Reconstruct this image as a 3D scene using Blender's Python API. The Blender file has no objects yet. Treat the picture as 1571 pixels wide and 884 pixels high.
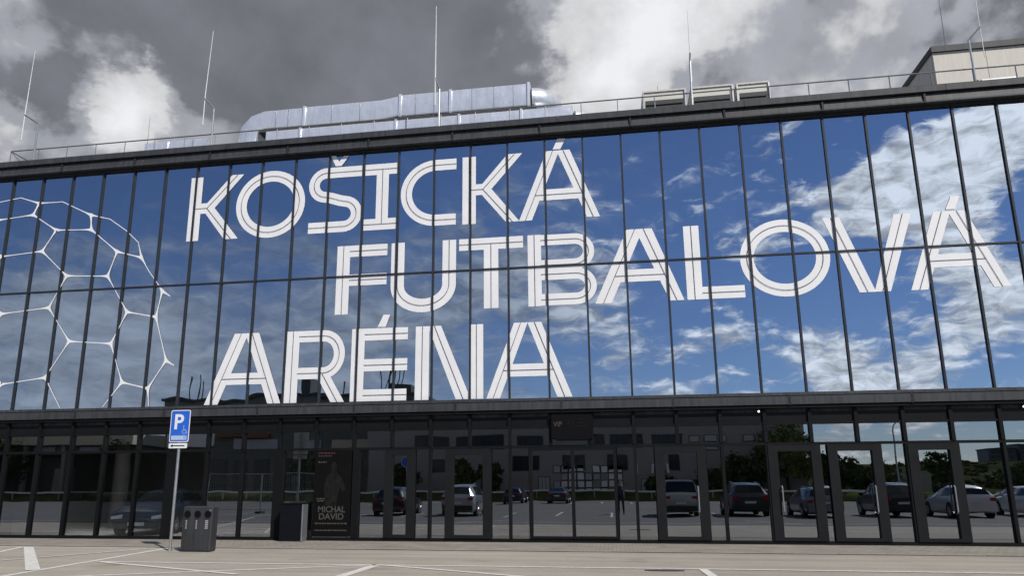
import bpy, math, random
from mathutils import Vector, Matrix
R = math.radians
random.seed(7)
scene = bpy.context.scene
col = scene.collection

# ------------------------------------------------------------------ camera
CAM = Vector((20.095, -20.597, 1.499))
pit, yaw, roll = 0.220432, -0.16213, -0.003573
fwd = Vector((math.sin(yaw) * math.cos(pit), math.cos(yaw) * math.cos(pit), math.sin(pit)))
rgt = Vector((math.cos(yaw), -math.sin(yaw), 0))
upv = rgt.cross(fwd)
r2 = rgt * math.cos(roll) + upv * math.sin(roll)
u2 = -rgt * math.sin(roll) + upv * math.cos(roll)
cd = bpy.data.cameras.new("camera")
cam = bpy.data.objects.new("camera", cd)
col.objects.link(cam)
m3 = Matrix((r2, u2, -fwd)).transposed()
cam.matrix_world = Matrix.Translation(CAM) @ m3.to_4x4()
cd.sensor_fit = 'HORIZONTAL'
cd.sensor_width = 36.0
cd.lens = 1117.46 / 1571 * 36.0
cd.shift_x = 0.02028
cd.shift_y = 0.03503
cd.clip_start = 0.05
cd.clip_end = 5000
scene.camera = cam

# ------------------------------------------------------------------ sun, exposure
SUN_EL, SUN_AZ = R(43), R(41)          # azimuth from -Y towards +X
sdir = Vector((math.sin(SUN_AZ) * math.cos(SUN_EL), -math.cos(SUN_AZ) * math.cos(SUN_EL), math.sin(SUN_EL)))
sl = bpy.data.lights.new("sun", 'SUN')
sl.energy = 4.1
sl.angle = R(0.6)
sl.color = (1.0, 0.955, 0.88)
so = bpy.data.objects.new("sun", sl)
so.rotation_euler = sdir.to_track_quat('Z', 'Y').to_euler()
so.location = (40, -40, 40)
col.objects.link(so)
scene.view_settings.view_transform = 'Standard'
scene.view_settings.look = 'None'
scene.view_settings.gamma = 1
scene.view_settings.exposure = 0
scene.view_settings.use_curve_mapping = False
scene.cycles.max_bounces = 8
scene.cycles.glossy_bounces = 4
scene.cycles.transparent_max_bounces = 12
scene.cycles.caustics_reflective = False
scene.cycles.caustics_refractive = False

# ------------------------------------------------------------------ world: Nishita sky with broken cloud
world = bpy.data.worlds.new("World")
scene.world = world
world.use_nodes = True
wt = world.node_tree
wt.nodes.clear()
WL = wt.links.new


def wn(t, **kw):
    n = wt.nodes.new(t)
    for k, v in kw.items():
        setattr(n, k, v)
    return n


def wmath(op, a, b=None, clamp=False):
    n = wn('ShaderNodeMath', operation=op, use_clamp=clamp)
    for i, x in enumerate((a, b)):
        if x is None:
            continue
        if isinstance(x, (int, float)):
            n.inputs[i].default_value = x
        else:
            WL(x, n.inputs[i])
    return n.outputs[0]


def wmap(v, a, b, c=0.0, d=1.0, smooth=True):
    n = wn('ShaderNodeMapRange', interpolation_type='SMOOTHSTEP' if smooth else 'LINEAR')
    WL(v, n.inputs['Value'])
    for k, x in (('From Min', a), ('From Max', b), ('To Min', c), ('To Max', d)):
        n.inputs[k].default_value = x
    return n.outputs['Result']


tc = wn('ShaderNodeTexCoord')
DIR = tc.outputs['Generated']
sep = wn('ShaderNodeSeparateXYZ')
WL(DIR, sep.inputs[0])
DX, DY, DZ = sep.outputs
# flattened cloud-layer coordinates
flat = wn('ShaderNodeVectorMath', operation='MULTIPLY')
WL(DIR, flat.inputs[0])
flat.inputs[1].default_value = (1.0, 1.0, 1.9)


def wnoise(vec, scale, detail, rough, off=(0, 0, 0), dist=0.0):
    mp = wn('ShaderNodeVectorMath', operation='ADD')
    WL(vec, mp.inputs[0])
    mp.inputs[1].default_value = off
    n = wn('ShaderNodeTexNoise')
    WL(mp.outputs[0], n.inputs['Vector'])
    n.inputs['Scale'].default_value = scale
    n.inputs['Detail'].default_value = detail
    n.inputs['Roughness'].default_value = rough
    n.inputs['Distortion'].default_value = dist
    return n


# warp the direction so that cloud masses get ragged edges
wv = wnoise(flat.outputs[0], 7.0, 6.0, 0.62)
ws = wn('ShaderNodeVectorMath', operation='SUBTRACT')
WL(wv.outputs['Color'], ws.inputs[0])
ws.inputs[1].default_value = (0.5, 0.5, 0.5)
wsc = wn('ShaderNodeVectorMath', operation='SCALE')
WL(ws.outputs[0], wsc.inputs[0])
wsc.inputs['Scale'].default_value = 0.13
wadd = wn('ShaderNodeVectorMath', operation='ADD')
WL(DIR, wadd.inputs[0])
WL(wsc.outputs[0], wadd.inputs[1])
WARP = wadd.outputs[0]


def masses(lst):
    tot = None
    for x, y, z, r, a in lst:
        dn = wn('ShaderNodeVectorMath', operation='DISTANCE')
        WL(WARP, dn.inputs[0])
        dn.inputs[1].default_value = (x, y, z)
        v = wmap(dn.outputs['Value'], r * 1.75, 0.0, 0.0, a)
        tot = v if tot is None else wmath('ADD', tot, v)
    return tot


# grey cloud deck over the arena: lighter and darker masses
DECK = [(-0.559, 0.682, 0.472, 0.052, 0.42), (-0.54, 0.708, 0.454, 0.048, 0.38), (-0.584, 0.68, 0.444, 0.048, 0.12), (-0.576, 0.647, 0.5, 0.04, 0.12), (-0.618, 0.602, 0.505, 0.04, 0.25), (-0.652, 0.644, 0.399, 0.045, 0.42), (-0.631, 0.674, 0.383, 0.045, 0.3), (-0.55, 0.724, 0.416, 0.06, 0.32), (-0.635, 0.625, 0.455, 0.07, -0.35), (-0.56, 0.64, 0.53, 0.06, -0.22), (-0.013, 0.833, 0.553, 0.097, 0.45), (0.034, 0.856, 0.515, 0.079, 0.5), (0.076, 0.827, 0.557, 0.07, 0.4), (0.139, 0.816, 0.562, 0.07, 0.35), (-0.032, 0.858, 0.513, 0.053, 0.35), (0.323, 0.792, 0.518, 0.079, 0.2), (-0.348, 0.763, 0.545, 0.176, -0.3), (-0.218, 0.811, 0.542, 0.15, -0.3), (-0.11, 0.815, 0.57, 0.097, -0.2), (-0.503, 0.683, 0.53, 0.079, -0.15), (-0.603, 0.65, 0.463, 0.048, -0.3), (-0.614, 0.668, 0.42, 0.04, -0.25), (0.221, 0.831, 0.51, 0.088, -0.08), (0.432, 0.766, 0.475, 0.079, -0.18), (-0.401, 0.772, 0.493, 0.079, -0.15)]
# broken cumulus on the other side, seen mirrored in the glass
CUMULUS = [(0.457, -0.801, 0.386, 0.053, 0.9), (0.415, -0.827, 0.378, 0.053, 0.9), (0.373, -0.857, 0.356, 0.053, 0.85), (0.328, -0.88, 0.344, 0.048, 0.8), (0.286, -0.899, 0.331, 0.044, 0.7), (0.392, -0.865, 0.312, 0.053, 0.5), (0.445, -0.826, 0.348, 0.044, 0.4), (0.235, -0.918, 0.319, 0.044, 0.5), (0.19, -0.931, 0.312, 0.044, 0.4), (0.354, -0.887, 0.297, 0.053, 0.5), (0.422, -0.872, 0.249, 0.053, 0.5), (0.457, -0.848, 0.27, 0.053, 0.4), (0.391, -0.895, 0.214, 0.053, 0.45), (0.443, -0.878, 0.181, 0.053, 0.45), (0.323, -0.934, 0.154, 0.062, 0.45), (0.252, -0.954, 0.164, 0.044, 0.45), (0.146, -0.966, 0.213, 0.035, 0.6), (0.105, -0.976, 0.191, 0.035, 0.35), (0.167, -0.977, 0.133, 0.044, 0.5), (0.286, -0.952, 0.114, 0.053, 0.5), (0.385, -0.916, 0.114, 0.044, 0.5), (0.052, -0.99, 0.134, 0.053, 0.4), (-0.096, -0.952, 0.291, 0.132, 0.5), (-0.254, -0.939, 0.232, 0.132, 0.5), (-0.37, -0.91, 0.186, 0.106, 0.5), (-0.496, -0.853, 0.162, 0.106, 0.5), (-0.58, -0.801, 0.148, 0.106, 0.55), (-0.652, -0.746, 0.133, 0.114, 0.55), (-0.66, -0.722, 0.206, 0.07, 0.5), (-0.578, -0.79, 0.203, 0.079, 0.4), (-0.428, -0.866, 0.257, 0.079, 0.3), (-0.163, -0.926, 0.342, 0.053, 0.35), (-0.028, -0.962, 0.273, 0.088, 0.45), (0.168, -0.904, 0.393, 0.09, 0.26), (0.062, -0.926, 0.373, 0.08, 0.24), (0.25, -0.87, 0.42, 0.07, 0.24)]

fn = wnoise(DIR, 6.0, 9.0, 0.52, (3.1, 1.7, 0.4), 0.15)
fs = wnoise(DIR, 6.0, 9.0, 0.52, (3.09, 1.70, 0.43), 0.15)
fn2 = wnoise(DIR, 15.0, 8.0, 0.55, (0.6, 4.0, 2.0), 0.15)
deckv = wmath('ADD', wmath('MULTIPLY', masses(DECK), 0.78), wmath('MULTIPLY', wmath('SUBTRACT', fn.outputs['Fac'], 0.5), 0.85))
deckv = wmath('ADD', deckv, wmath('MULTIPLY', wmath('SUBTRACT', fn2.outputs['Fac'], 0.5), 0.34))
deckv = wmath('ADD', deckv, wmath('MULTIPLY', wmath('SUBTRACT', fn.outputs['Fac'], fs.outputs['Fac']), 1.3))
deckv = wmath('SUBTRACT', deckv, 0.05)
# bright upper cloud
bright = wmap(wmath('ADD', deckv, wmath('MULTIPLY', wmath('SUBTRACT', fn2.outputs['Fac'], 0.5), 0.5)), -0.35, 0.75, 0.40, 0.88, False)
brc = wn('ShaderNodeCombineXYZ')
for k_, f_ in enumerate((0.985, 0.99, 1.02)):
    WL(wmath('MULTIPLY', bright, f_), brc.inputs[k_])
# two heavier layers below it, each with its own ragged edge
fe = wnoise(DIR, 11.0, 11.0, 0.55, (9.0, 2.0, 3.0), 0.1)
fe2 = wnoise(DIR, 9.0, 11.0, 0.53, (2.0, 8.0, 6.0), 0.1)
e1 = wmath('ADD', deckv, wmath('MULTIPLY', wmath('SUBTRACT', fe.outputs['Fac'], 0.5), 0.55))
e2 = wmath('ADD', deckv, wmath('MULTIPLY', wmath('SUBTRACT', fe2.outputs['Fac'], 0.5), 0.60))
m1 = wmap(e1, 0.26, 0.02, 0.0, 0.88)
m2 = wmap(e2, 0.02, -0.22, 0.0, 0.85)
tone1 = wmap(fe2.outputs['Fac'], 0.3, 0.7, 0.27, 0.41, False)
tone2 = wmap(fe.outputs['Fac'], 0.3, 0.7, 0.135, 0.205, False)


def tinted(v, t):
    c = wn('ShaderNodeCombineXYZ')
    for k_, f_ in enumerate(t):
        WL(wmath('MULTIPLY', v, f_), c.inputs[k_])
    return c.outputs[0]


dm1 = wn('ShaderNodeMix', data_type='RGBA')
WL(m1, dm1.inputs[0])
WL(brc.outputs[0], dm1.inputs[6])
WL(tinted(tone1, (0.94, 0.97, 1.11)), dm1.inputs[7])
dramp = wn('ShaderNodeMix', data_type='RGBA')
WL(m2, dramp.inputs[0])
WL(dm1.outputs[2], dramp.inputs[6])
WL(tinted(tone2, (0.93, 0.97, 1.13)), dramp.inputs[7])

flat3 = wn('ShaderNodeVectorMath', operation='MULTIPLY')
WL(DIR, flat3.inputs[0])
flat3.inputs[1].default_value = (1.0, 1.0, 2.6)
FL = flat3.outputs[0]
bn = wnoise(FL, 6.5, 12.0, 0.60, (1.3, 0.2, 5.0), 0.25)
bn3 = wnoise(FL, 19.0, 10.0, 0.62, (7.3, 2.2, 1.0), 0.35)
bs3 = wnoise(FL, 19.0, 10.0, 0.62, (7.309, 2.2, 1.035), 0.35)
cumv = wmath('ADD', wmath('MULTIPLY', masses(CUMULUS), 0.70), wmath('MULTIPLY', wmath('SUBTRACT', bn.outputs['Fac'], 0.5), 1.6))
lit = wmap(DX, -0.20, 0.14, 0.0, 1.0)
cumv = wmath('ADD', cumv, wmath('MULTIPLY', wmath('SUBTRACT', bn3.outputs['Fac'], 0.5), wmap(DX, -0.35, 0.1, 0.65, 1.35)))
low = wmap(DZ, 0.30, 0.04, -0.04, 0.16)
cumv = wmath('ADD', cumv, low)
# lit cumulus on one side, greyer veil on the other
hard = wmap(cumv, 0.20, 0.62, 0.0, 1.0)
soft = wmap(cumv, 0.0, 0.80, 0.0, 0.95)
cm_ = wn('ShaderNodeMix', data_type='FLOAT')
WL(lit, cm_.inputs[0])
WL(soft, cm_.inputs[2])
WL(hard, cm_.inputs[3])
cmask = cm_.outputs[0]
ccol = wn('ShaderNodeMix', data_type='RGBA')
WL(lit, ccol.inputs[0])
ccol.inputs[6].default_value = (0.44, 0.48, 0.55, 1)
ccol.inputs[7].default_value = (1.12, 1.13, 1.15, 1)
relief = wmath('MULTIPLY', wmath('SUBTRACT', bn3.outputs['Fac'], bs3.outputs['Fac']), wmap(DX, -0.35, 0.1, 1.1, 2.4))
shade = wmath('ADD', wmap(cumv, 0.2, 1.0, 0.80, 1.08), relief)
shade = wmath('MINIMUM', wmath('MAXIMUM', shade, 0.60), 1.3)
cc2 = wn('ShaderNodeVectorMath', operation='SCALE')
WL(ccol.outputs[2], cc2.inputs[0])
WL(shade, cc2.inputs['Scale'])

sky = wn('ShaderNodeTexSky', sky_type='NISHITA')
sky.sun_disc = False
sky.sun_elevation = SUN_EL
sky.sun_rotation = math.atan2(sdir.x, sdir.y)
sky.altitude = 200
sky.air_density = 1.0
sky.dust_density = 0.0
sky.ozone_density = 1.6
bg_sky = wn('ShaderNodeBackground')
skt = wn('ShaderNodeVectorMath', operation='MULTIPLY')
WL(sky.outputs[0], skt.inputs[0])
skt.inputs[1].default_value = (0.84, 0.90, 1.10)
WL(skt.outputs[0], bg_sky.inputs[0])
bg_sky.inputs[1].default_value = 0.080
bg_cum = wn('ShaderNodeBackground')
WL(cc2.outputs[0], bg_cum.inputs[0])
bg_deck = wn('ShaderNodeBackground')
WL(dramp.outputs[2], bg_deck.inputs[0])
mixb = wn('ShaderNodeMixShader')
WL(cmask, mixb.inputs[0])
WL(bg_sky.outputs[0], mixb.inputs[1])
WL(bg_cum.outputs[0], mixb.inputs[2])
front = wmap(wmath('ADD', DY, wmath('MULTIPLY', wmath('SUBTRACT', fn.outputs['Fac'], 0.5), 0.5)), 0.0, 0.28)
mixf = wn('ShaderNodeMixShader')
WL(front, mixf.inputs[0])
WL(mixb.outputs[0], mixf.inputs[1])
WL(bg_deck.outputs[0], mixf.inputs[2])
wo = wn('ShaderNodeOutputWorld')
WL(mixf.outputs[0], wo.inputs[0])


# ------------------------------------------------------------------ materials
def mat(name, color, rough=0.6, metal=0.0, var=0.0, vscale=3.0, bump=0.0, bscale=30.0, coat=0.0, spec=0.5, emit=0.0):
    m = bpy.data.materials.new(name)
    m.use_nodes = True
    nt = m.node_tree
    b = nt.nodes['Principled BSDF']
    b.inputs['Base Color'].default_value = (*color, 1)
    b.inputs['Roughness'].default_value = rough
    b.inputs['Metallic'].default_value = metal
    b.inputs['Specular IOR Level'].default_value = spec
    if coat:
        b.inputs['Coat Weight'].default_value = coat
        b.inputs['Coat Roughness'].default_value = 0.05
    if emit:
        b.inputs['Emission Color'].default_value = (*color, 1)
        b.inputs['Emission Strength'].default_value = emit
    if var or bump:
        t = nt.nodes.new('ShaderNodeTexCoord')
    if var:
        n = nt.nodes.new('ShaderNodeTexNoise')
        n.inputs['Scale'].default_value = vscale
        n.inputs['Detail'].default_value = 8
        n.inputs['Roughness'].default_value = 0.62
        nt.links.new(t.outputs['Object'], n.inputs['Vector'])
        rmp = nt.nodes.new('ShaderNodeMapRange')
        rmp.inputs['From Min'].default_value = 0.3
        rmp.inputs['From Max'].default_value = 0.7
        rmp.inputs['To Min'].default_value = 1 - var
        rmp.inputs['To Max'].default_value = 1 + var
        nt.links.new(n.outputs['Fac'], rmp.inputs['Value'])
        vm = nt.nodes.new('ShaderNodeVectorMath')
        vm.operation = 'SCALE'
        vm.inputs[0].default_value = color
        nt.links.new(rmp.outputs[0], vm.inputs['Scale'])
        nt.links.new(vm.outputs[0], b.inputs['Base Color'])
        rr = nt.nodes.new('ShaderNodeMapRange')
        rr.inputs['To Min'].default_value = max(0.02, rough - 0.12)
        rr.inputs['To Max'].default_value = min(1, rough + 0.12)
        nt.links.new(n.outputs['Fac'], rr.inputs['Value'])
        nt.links.new(rr.outputs[0], b.inputs['Roughness'])
    if bump:
        n2 = nt.nodes.new('ShaderNodeTexNoise')
        n2.inputs['Scale'].default_value = bscale
        n2.inputs['Detail'].default_value = 6
        nt.links.new(t.outputs['Object'], n2.inputs['Vector'])
        bp = nt.nodes.new('ShaderNodeBump')
        bp.inputs['Strength'].default_value = bump
        bp.inputs['Distance'].default_value = 0.02
        nt.links.new(n2.outputs['Fac'], bp.inputs['Height'])
        nt.links.new(bp.outputs[0], b.inputs['Normal'])
    return m


def streaks(m, amt=0.28):
    nt = m.node_tree
    b = nt.nodes['Principled BSDF']
    src = b.inputs['Base Color'].links[0].from_socket
    t = nt.nodes.new('ShaderNodeTexCoord')
    mp = nt.nodes.new('ShaderNodeMapping')
    mp.inputs['Scale'].default_value = (5.0, 5.0, 0.5)
    n = nt.nodes.new('ShaderNodeTexNoise')
    n.inputs['Scale'].default_value = 2.0
    n.inputs['Detail'].default_value = 6
    nt.links.new(t.outputs['Object'], mp.inputs['Vector'])
    nt.links.new(mp.outputs[0], n.inputs['Vector'])
    r = nt.nodes.new('ShaderNodeMapRange')
    r.inputs['From Min'].default_value = 0.35
    r.inputs['From Max'].default_value = 0.7
    r.inputs['To Min'].default_value = 1 - amt
    r.inputs['To Max'].default_value = 1 + amt
    nt.links.new(n.outputs['Fac'], r.inputs['Value'])
    vm = nt.nodes.new('ShaderNodeVectorMath')
    vm.operation = 'SCALE'
    nt.links.new(src, vm.inputs[0])
    nt.links.new(r.outputs[0], vm.inputs['Scale'])
    nt.links.new(vm.outputs[0], b.inputs['Base Color'])


def glass_mat(name, refl, rtint, ttint, wave=0.0):
    m = bpy.data.materials.new(name)
    m.use_nodes = True
    nt = m.node_tree
    nt.nodes.clear()
    out = nt.nodes.new('ShaderNodeOutputMaterial')
    mix = nt.nodes.new('ShaderNodeMixShader')
    fr = nt.nodes.new('ShaderNodeFresnel')
    fr.inputs['IOR'].default_value = 1.5
    mp = nt.nodes.new('ShaderNodeMapRange')
    mp.inputs['From Min'].default_value = 0.04
    mp.inputs['From Max'].default_value = 1.0
    mp.inputs['To Min'].default_value = refl
    mp.inputs['To Max'].default_value = 1.0
    nt.links.new(fr.outputs[0], mp.inputs['Value'])
    nt.links.new(mp.outputs[0], mix.inputs[0])
    tr = nt.nodes.new('ShaderNodeBsdfTransparent')
    tr.inputs[0].default_value = (*ttint, 1)
    gl = nt.nodes.new('ShaderNodeBsdfGlossy')
    gl.inputs['Color'].default_value = (*rtint, 1)
    gl.inputs['Roughness'].default_value = 0.0
    if wave:
        t = nt.nodes.new('ShaderNodeTexCoord')
        oi = nt.nodes.new('ShaderNodeObjectInfo')
        ad = nt.nodes.new('ShaderNodeVectorMath')
        ad.operation = 'ADD'
        nt.links.new(t.outputs['Object'], ad.inputs[0])
        nt.links.new(oi.outputs['Location'], ad.inputs[1])
        n = nt.nodes.new('ShaderNodeTexNoise')
        n.inputs['Scale'].default_value = 0.9
        n.inputs['Detail'].default_value = 1.0
        nt.links.new(ad.outputs[0], n.inputs['Vector'])
        bp = nt.nodes.new('ShaderNodeBump')
        bp.inputs['Strength'].default_value = 1.0
        bp.inputs['Distance'].default_value = wave
        nt.links.new(n.outputs['Fac'], bp.inputs['Height'])
        nt.links.new(bp.outputs[0], gl.inputs['Normal'])
    nt.links.new(tr.outputs[0], mix.inputs[1])
    nt.links.new(gl.outputs[0], mix.inputs[2])
    nt.links.new(mix.outputs[0], out.inputs[0])
    return m


M = {}
M['glass_up'] = glass_mat('coated_glass', 0.56, (0.76, 0.86, 1.0), (0.48, 0.55, 0.60), 0.0035)
M['glass_low'] = glass_mat('entrance_glass', 0.375, (0.88, 0.93, 1.0), (0.34, 0.36, 0.38), 0.0012)
M['glass_clear'] = glass_mat('clear_glass', 0.03, (0.9, 0.95, 1.0), (0.88, 0.91, 0.92), 0.0008)
M['glass_inner'] = glass_mat('inner_glass_face', 0.0, (1, 1, 1), (1, 1, 1))
M['frame'] = mat('dark_aluminium', (0.028, 0.032, 0.038), 0.5, 0.0, 0.12, 2.0, spec=0.25)
M['frame_dark'] = mat('black_aluminium', (0.0075, 0.0078, 0.0085), 0.55, 0.0, 0.12, 2.0, spec=0.12)
M['door_frame'] = mat('door_aluminium', (0.011, 0.0115, 0.0125), 0.55, 0, 0.12, 2.0, spec=0.15)
M['fascia'] = mat('anthracite_cladding', (0.048, 0.050, 0.054), 0.55, 0.0, 0.14, 0.9, spec=0.3)
M['fascia_dk'] = mat('dark_cladding', (0.026, 0.027, 0.030), 0.55, 0.0, 0.12, 0.9, spec=0.2)
M['black'] = mat('black_gap', (0.006, 0.006, 0.007), 0.8, spec=0.08)
M['spandrel'] = mat('dark_spandrel', (0.009, 0.009, 0.010), 0.4, 0.0, 0.1, 1.0, spec=0.15)
M['strip'] = mat('grey_strip_metal', (0.05, 0.05, 0.05), 0.6, 0.0, 0.4, 1.2, spec=0.15)
M['vinyl'] = mat('white_vinyl', (0.83, 0.82, 0.82), 0.55, 0, 0.05, 1.2)
M['inline'] = mat('dark_inline', (0.05, 0.055, 0.07), 0.4)
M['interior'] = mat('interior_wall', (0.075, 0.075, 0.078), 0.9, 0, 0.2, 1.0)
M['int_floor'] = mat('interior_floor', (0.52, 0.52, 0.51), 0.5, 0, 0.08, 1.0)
M['inner_pale'] = mat('inner_pale_matte', (0.75, 0.80, 0.85), 0.9)
M['roof'] = mat('roof_membrane', (0.20, 0.20, 0.21), 0.9, 0, 0.1, 0.5)
M['duct'] = mat('foil_duct', (0.68, 0.70, 0.75), 0.34, 0.45, 0.05, 2.0, 0.6, 4.0)
M['duct_band'] = mat('duct_band', (0.86, 0.87, 0.88), 0.35, 0.6)
M['duct_dark'] = mat('duct_dark_strip', (0.07, 0.07, 0.06), 0.9, 0, 0.3, 6.0)
M['galv'] = mat('galvanised_steel', (0.42, 0.43, 0.44), 0.45, 0.8, 0.1, 6.0)
M['rail'] = mat('rail_steel', (0.20, 0.20, 0.21), 0.5, 0.6, 0.1, 4.0)
M['rod_white'] = mat('rod_fibreglass', (0.72, 0.72, 0.72), 0.5)
M['beige'] = mat('beige_panel', (0.60, 0.56, 0.49), 0.7, 0, 0.05, 0.8)
M['beige_lt'] = mat('light_unit_panel', (0.62, 0.60, 0.53), 0.6, 0, 0.06, 1.5)
M['louvre'] = mat('dark_louvre', (0.035, 0.036, 0.036), 0.6)
M['white'] = mat('white_paint', (0.80, 0.80, 0.80), 0.5, 0, 0.03, 2.0)
M['sign_blue'] = mat('sign_blue', (0.022, 0.13, 0.62), 0.4)
M['sign_white'] = mat('sign_white', (0.80, 0.80, 0.80), 0.4)
M['sign_pale'] = mat('sign_pale_blue', (0.30, 0.42, 0.72), 0.5)
M['ink'] = mat('black_ink', (0.012, 0.012, 0.012), 0.6)
M['bin'] = mat('bin_steel', (0.042, 0.043, 0.047), 0.5, 0.2, 0.1, 4.0)
M['box_navy'] = mat('box_navy', (0.004, 0.005, 0.008), 0.6, 0, 0.1, 3.0, spec=0.15)
M['label_grey'] = mat('label_grey', (0.30, 0.30, 0.30), 0.6)
M['poster'] = mat('poster_print', (0.0045, 0.0044, 0.0046), 0.6, 0, 0.2, 3.0, spec=0.1)
M['poster_txt'] = mat('poster_text', (0.060, 0.054, 0.046), 0.7)
M['poster_fig'] = mat('poster_figure', (0.012, 0.0115, 0.0115), 0.6, 0, 0.5, 8.0, spec=0.1)
M['poster_red'] = mat('poster_red', (0.07, 0.02, 0.025), 0.6)
M['lamp_on'] = mat('lamp_lens', (1.0, 0.97, 0.9), 0.3, emit=5.0)
M['tyre'] = mat('tyre_rubber', (0.02, 0.02, 0.02), 0.8)
M['rim'] = mat('alloy_rim', (0.40, 0.41, 0.42), 0.35, 0.8)
M['carglass'] = mat('car_glass', (0.012, 0.015, 0.019), 0.05, 0, spec=0.5)
M['plastic'] = mat('black_plastic', (0.02, 0.02, 0.021), 0.6)
M['red_lamp'] = mat('red_lamp', (0.35, 0.02, 0.02), 0.15, coat=0.5)
M['clear_lamp'] = mat('clear_lamp', (0.75, 0.77, 0.80), 0.1, 0.3, coat=0.6)
M['plate'] = mat('number_plate', (0.72, 0.72, 0.70), 0.5)
for nm, c, me in (('navy', (0.015, 0.034, 0.072), .2), ('blackcar', (0.010, 0.010, 0.013), .3), ('silver', (0.45, 0.47, 0.50), .75), ('champagne', (0.40, 0.40, 0.38), .6), ('dkgrey', (0.045, 0.048, 0.055), .5), ('greycar', (0.20, 0.21, 0.23), .7), ('whitecar', (0.74, 0.74, 0.75), 0.0), ('pearl', (0.62, 0.63, 0.66), .1), ('darkblue', (0.015, 0.022, 0.06), .4)):
    M[nm] = mat('paint_' + nm, c, 0.32, me, coat=0.8)
M['skin'] = mat('skin', (0.50, 0.32, 0.24), 0.55)
M['hair'] = mat('hair', (0.03, 0.02, 0.015), 0.6)
M['shirt'] = mat('navy_shirt', (0.05, 0.075, 0.16), 0.85, 0, 0.1, 9.0)
M['jeans'] = mat('dark_trousers', (0.022, 0.025, 0.035), 0.85, 0, 0.15, 9.0)
M['shoe'] = mat('shoe', (0.03, 0.03, 0.03), 0.6)
M['eye'] = mat('eye', (0.02, 0.015, 0.012), 0.2)
M['bark'] = mat('bark', (0.06, 0.045, 0.032), 0.9, 0, 0.3, 8.0)
M['leaf_a'] = mat('foliage_dark', (0.060, 0.095, 0.030), 0.75, 0, 0.45, 1.2)
M['leaf_b'] = mat('foliage_light', (0.12, 0.16, 0.04), 0.75, 0, 0.45, 1.2)
M['leaf_c'] = mat('foliage_olive', (0.092, 0.108, 0.040), 0.75, 0, 0.45, 1.2)
M['grass'] = mat('grass', (0.075, 0.095, 0.035), 0.95, 0, 0.4, 0.6, 0.6, 12, spec=0.0)
M['hill'] = mat('hill_woodland', (0.050, 0.060, 0.030), 0.95, 0, 0.5, 0.05, 0.8, 0.3, spec=0.0)
M['hall'] = mat('hall_dark_cladding', (0.14, 0.155, 0.148), 0.8, 0, 0.25, 0.25)
M['hall_dk'] = mat('hall_recess', (0.075, 0.080, 0.082), 0.9, 0, 0.2, 0.25)
M['greywall'] = mat('grey_render', (0.33, 0.325, 0.335), 0.9, 0, 0.07, 0.3)
M['win'] = mat('far_window_glass', (0.02, 0.022, 0.026), 0.12, spec=0.7)
M['win_lit'] = mat('far_window_pale', (0.45, 0.48, 0.50), 0.5)
M['pale'] = mat('pale_panel', (0.85, 0.86, 0.90), 0.35, 0, 0.05, 0.5)
M['pale_blue'] = mat('pale_blue_panel', (0.42, 0.45, 0.53), 0.7, 0, 0.05, 0.5)
M['cream'] = mat('cream_panel', (0.55, 0.52, 0.42), 0.7, 0, 0.05, 0.5)
M['brownroof'] = mat('brown_tiles', (0.20, 0.09, 0.06), 0.8, 0, 0.3, 2.0)
M['blue_tower'] = mat('tower_glass', (0.06, 0.09, 0.13), 0.4)
M['wallconc'] = mat('concrete_wall', (0.30, 0.30, 0.29), 0.9, 0, 0.12, 0.6)


for k_ in ('fascia', 'fascia_dk', 'bin', 'beige', 'strip', 'duct'):
    streaks(M[k_], 0.25 if k_ not in ('beige', 'duct') else 0.06)


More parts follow.
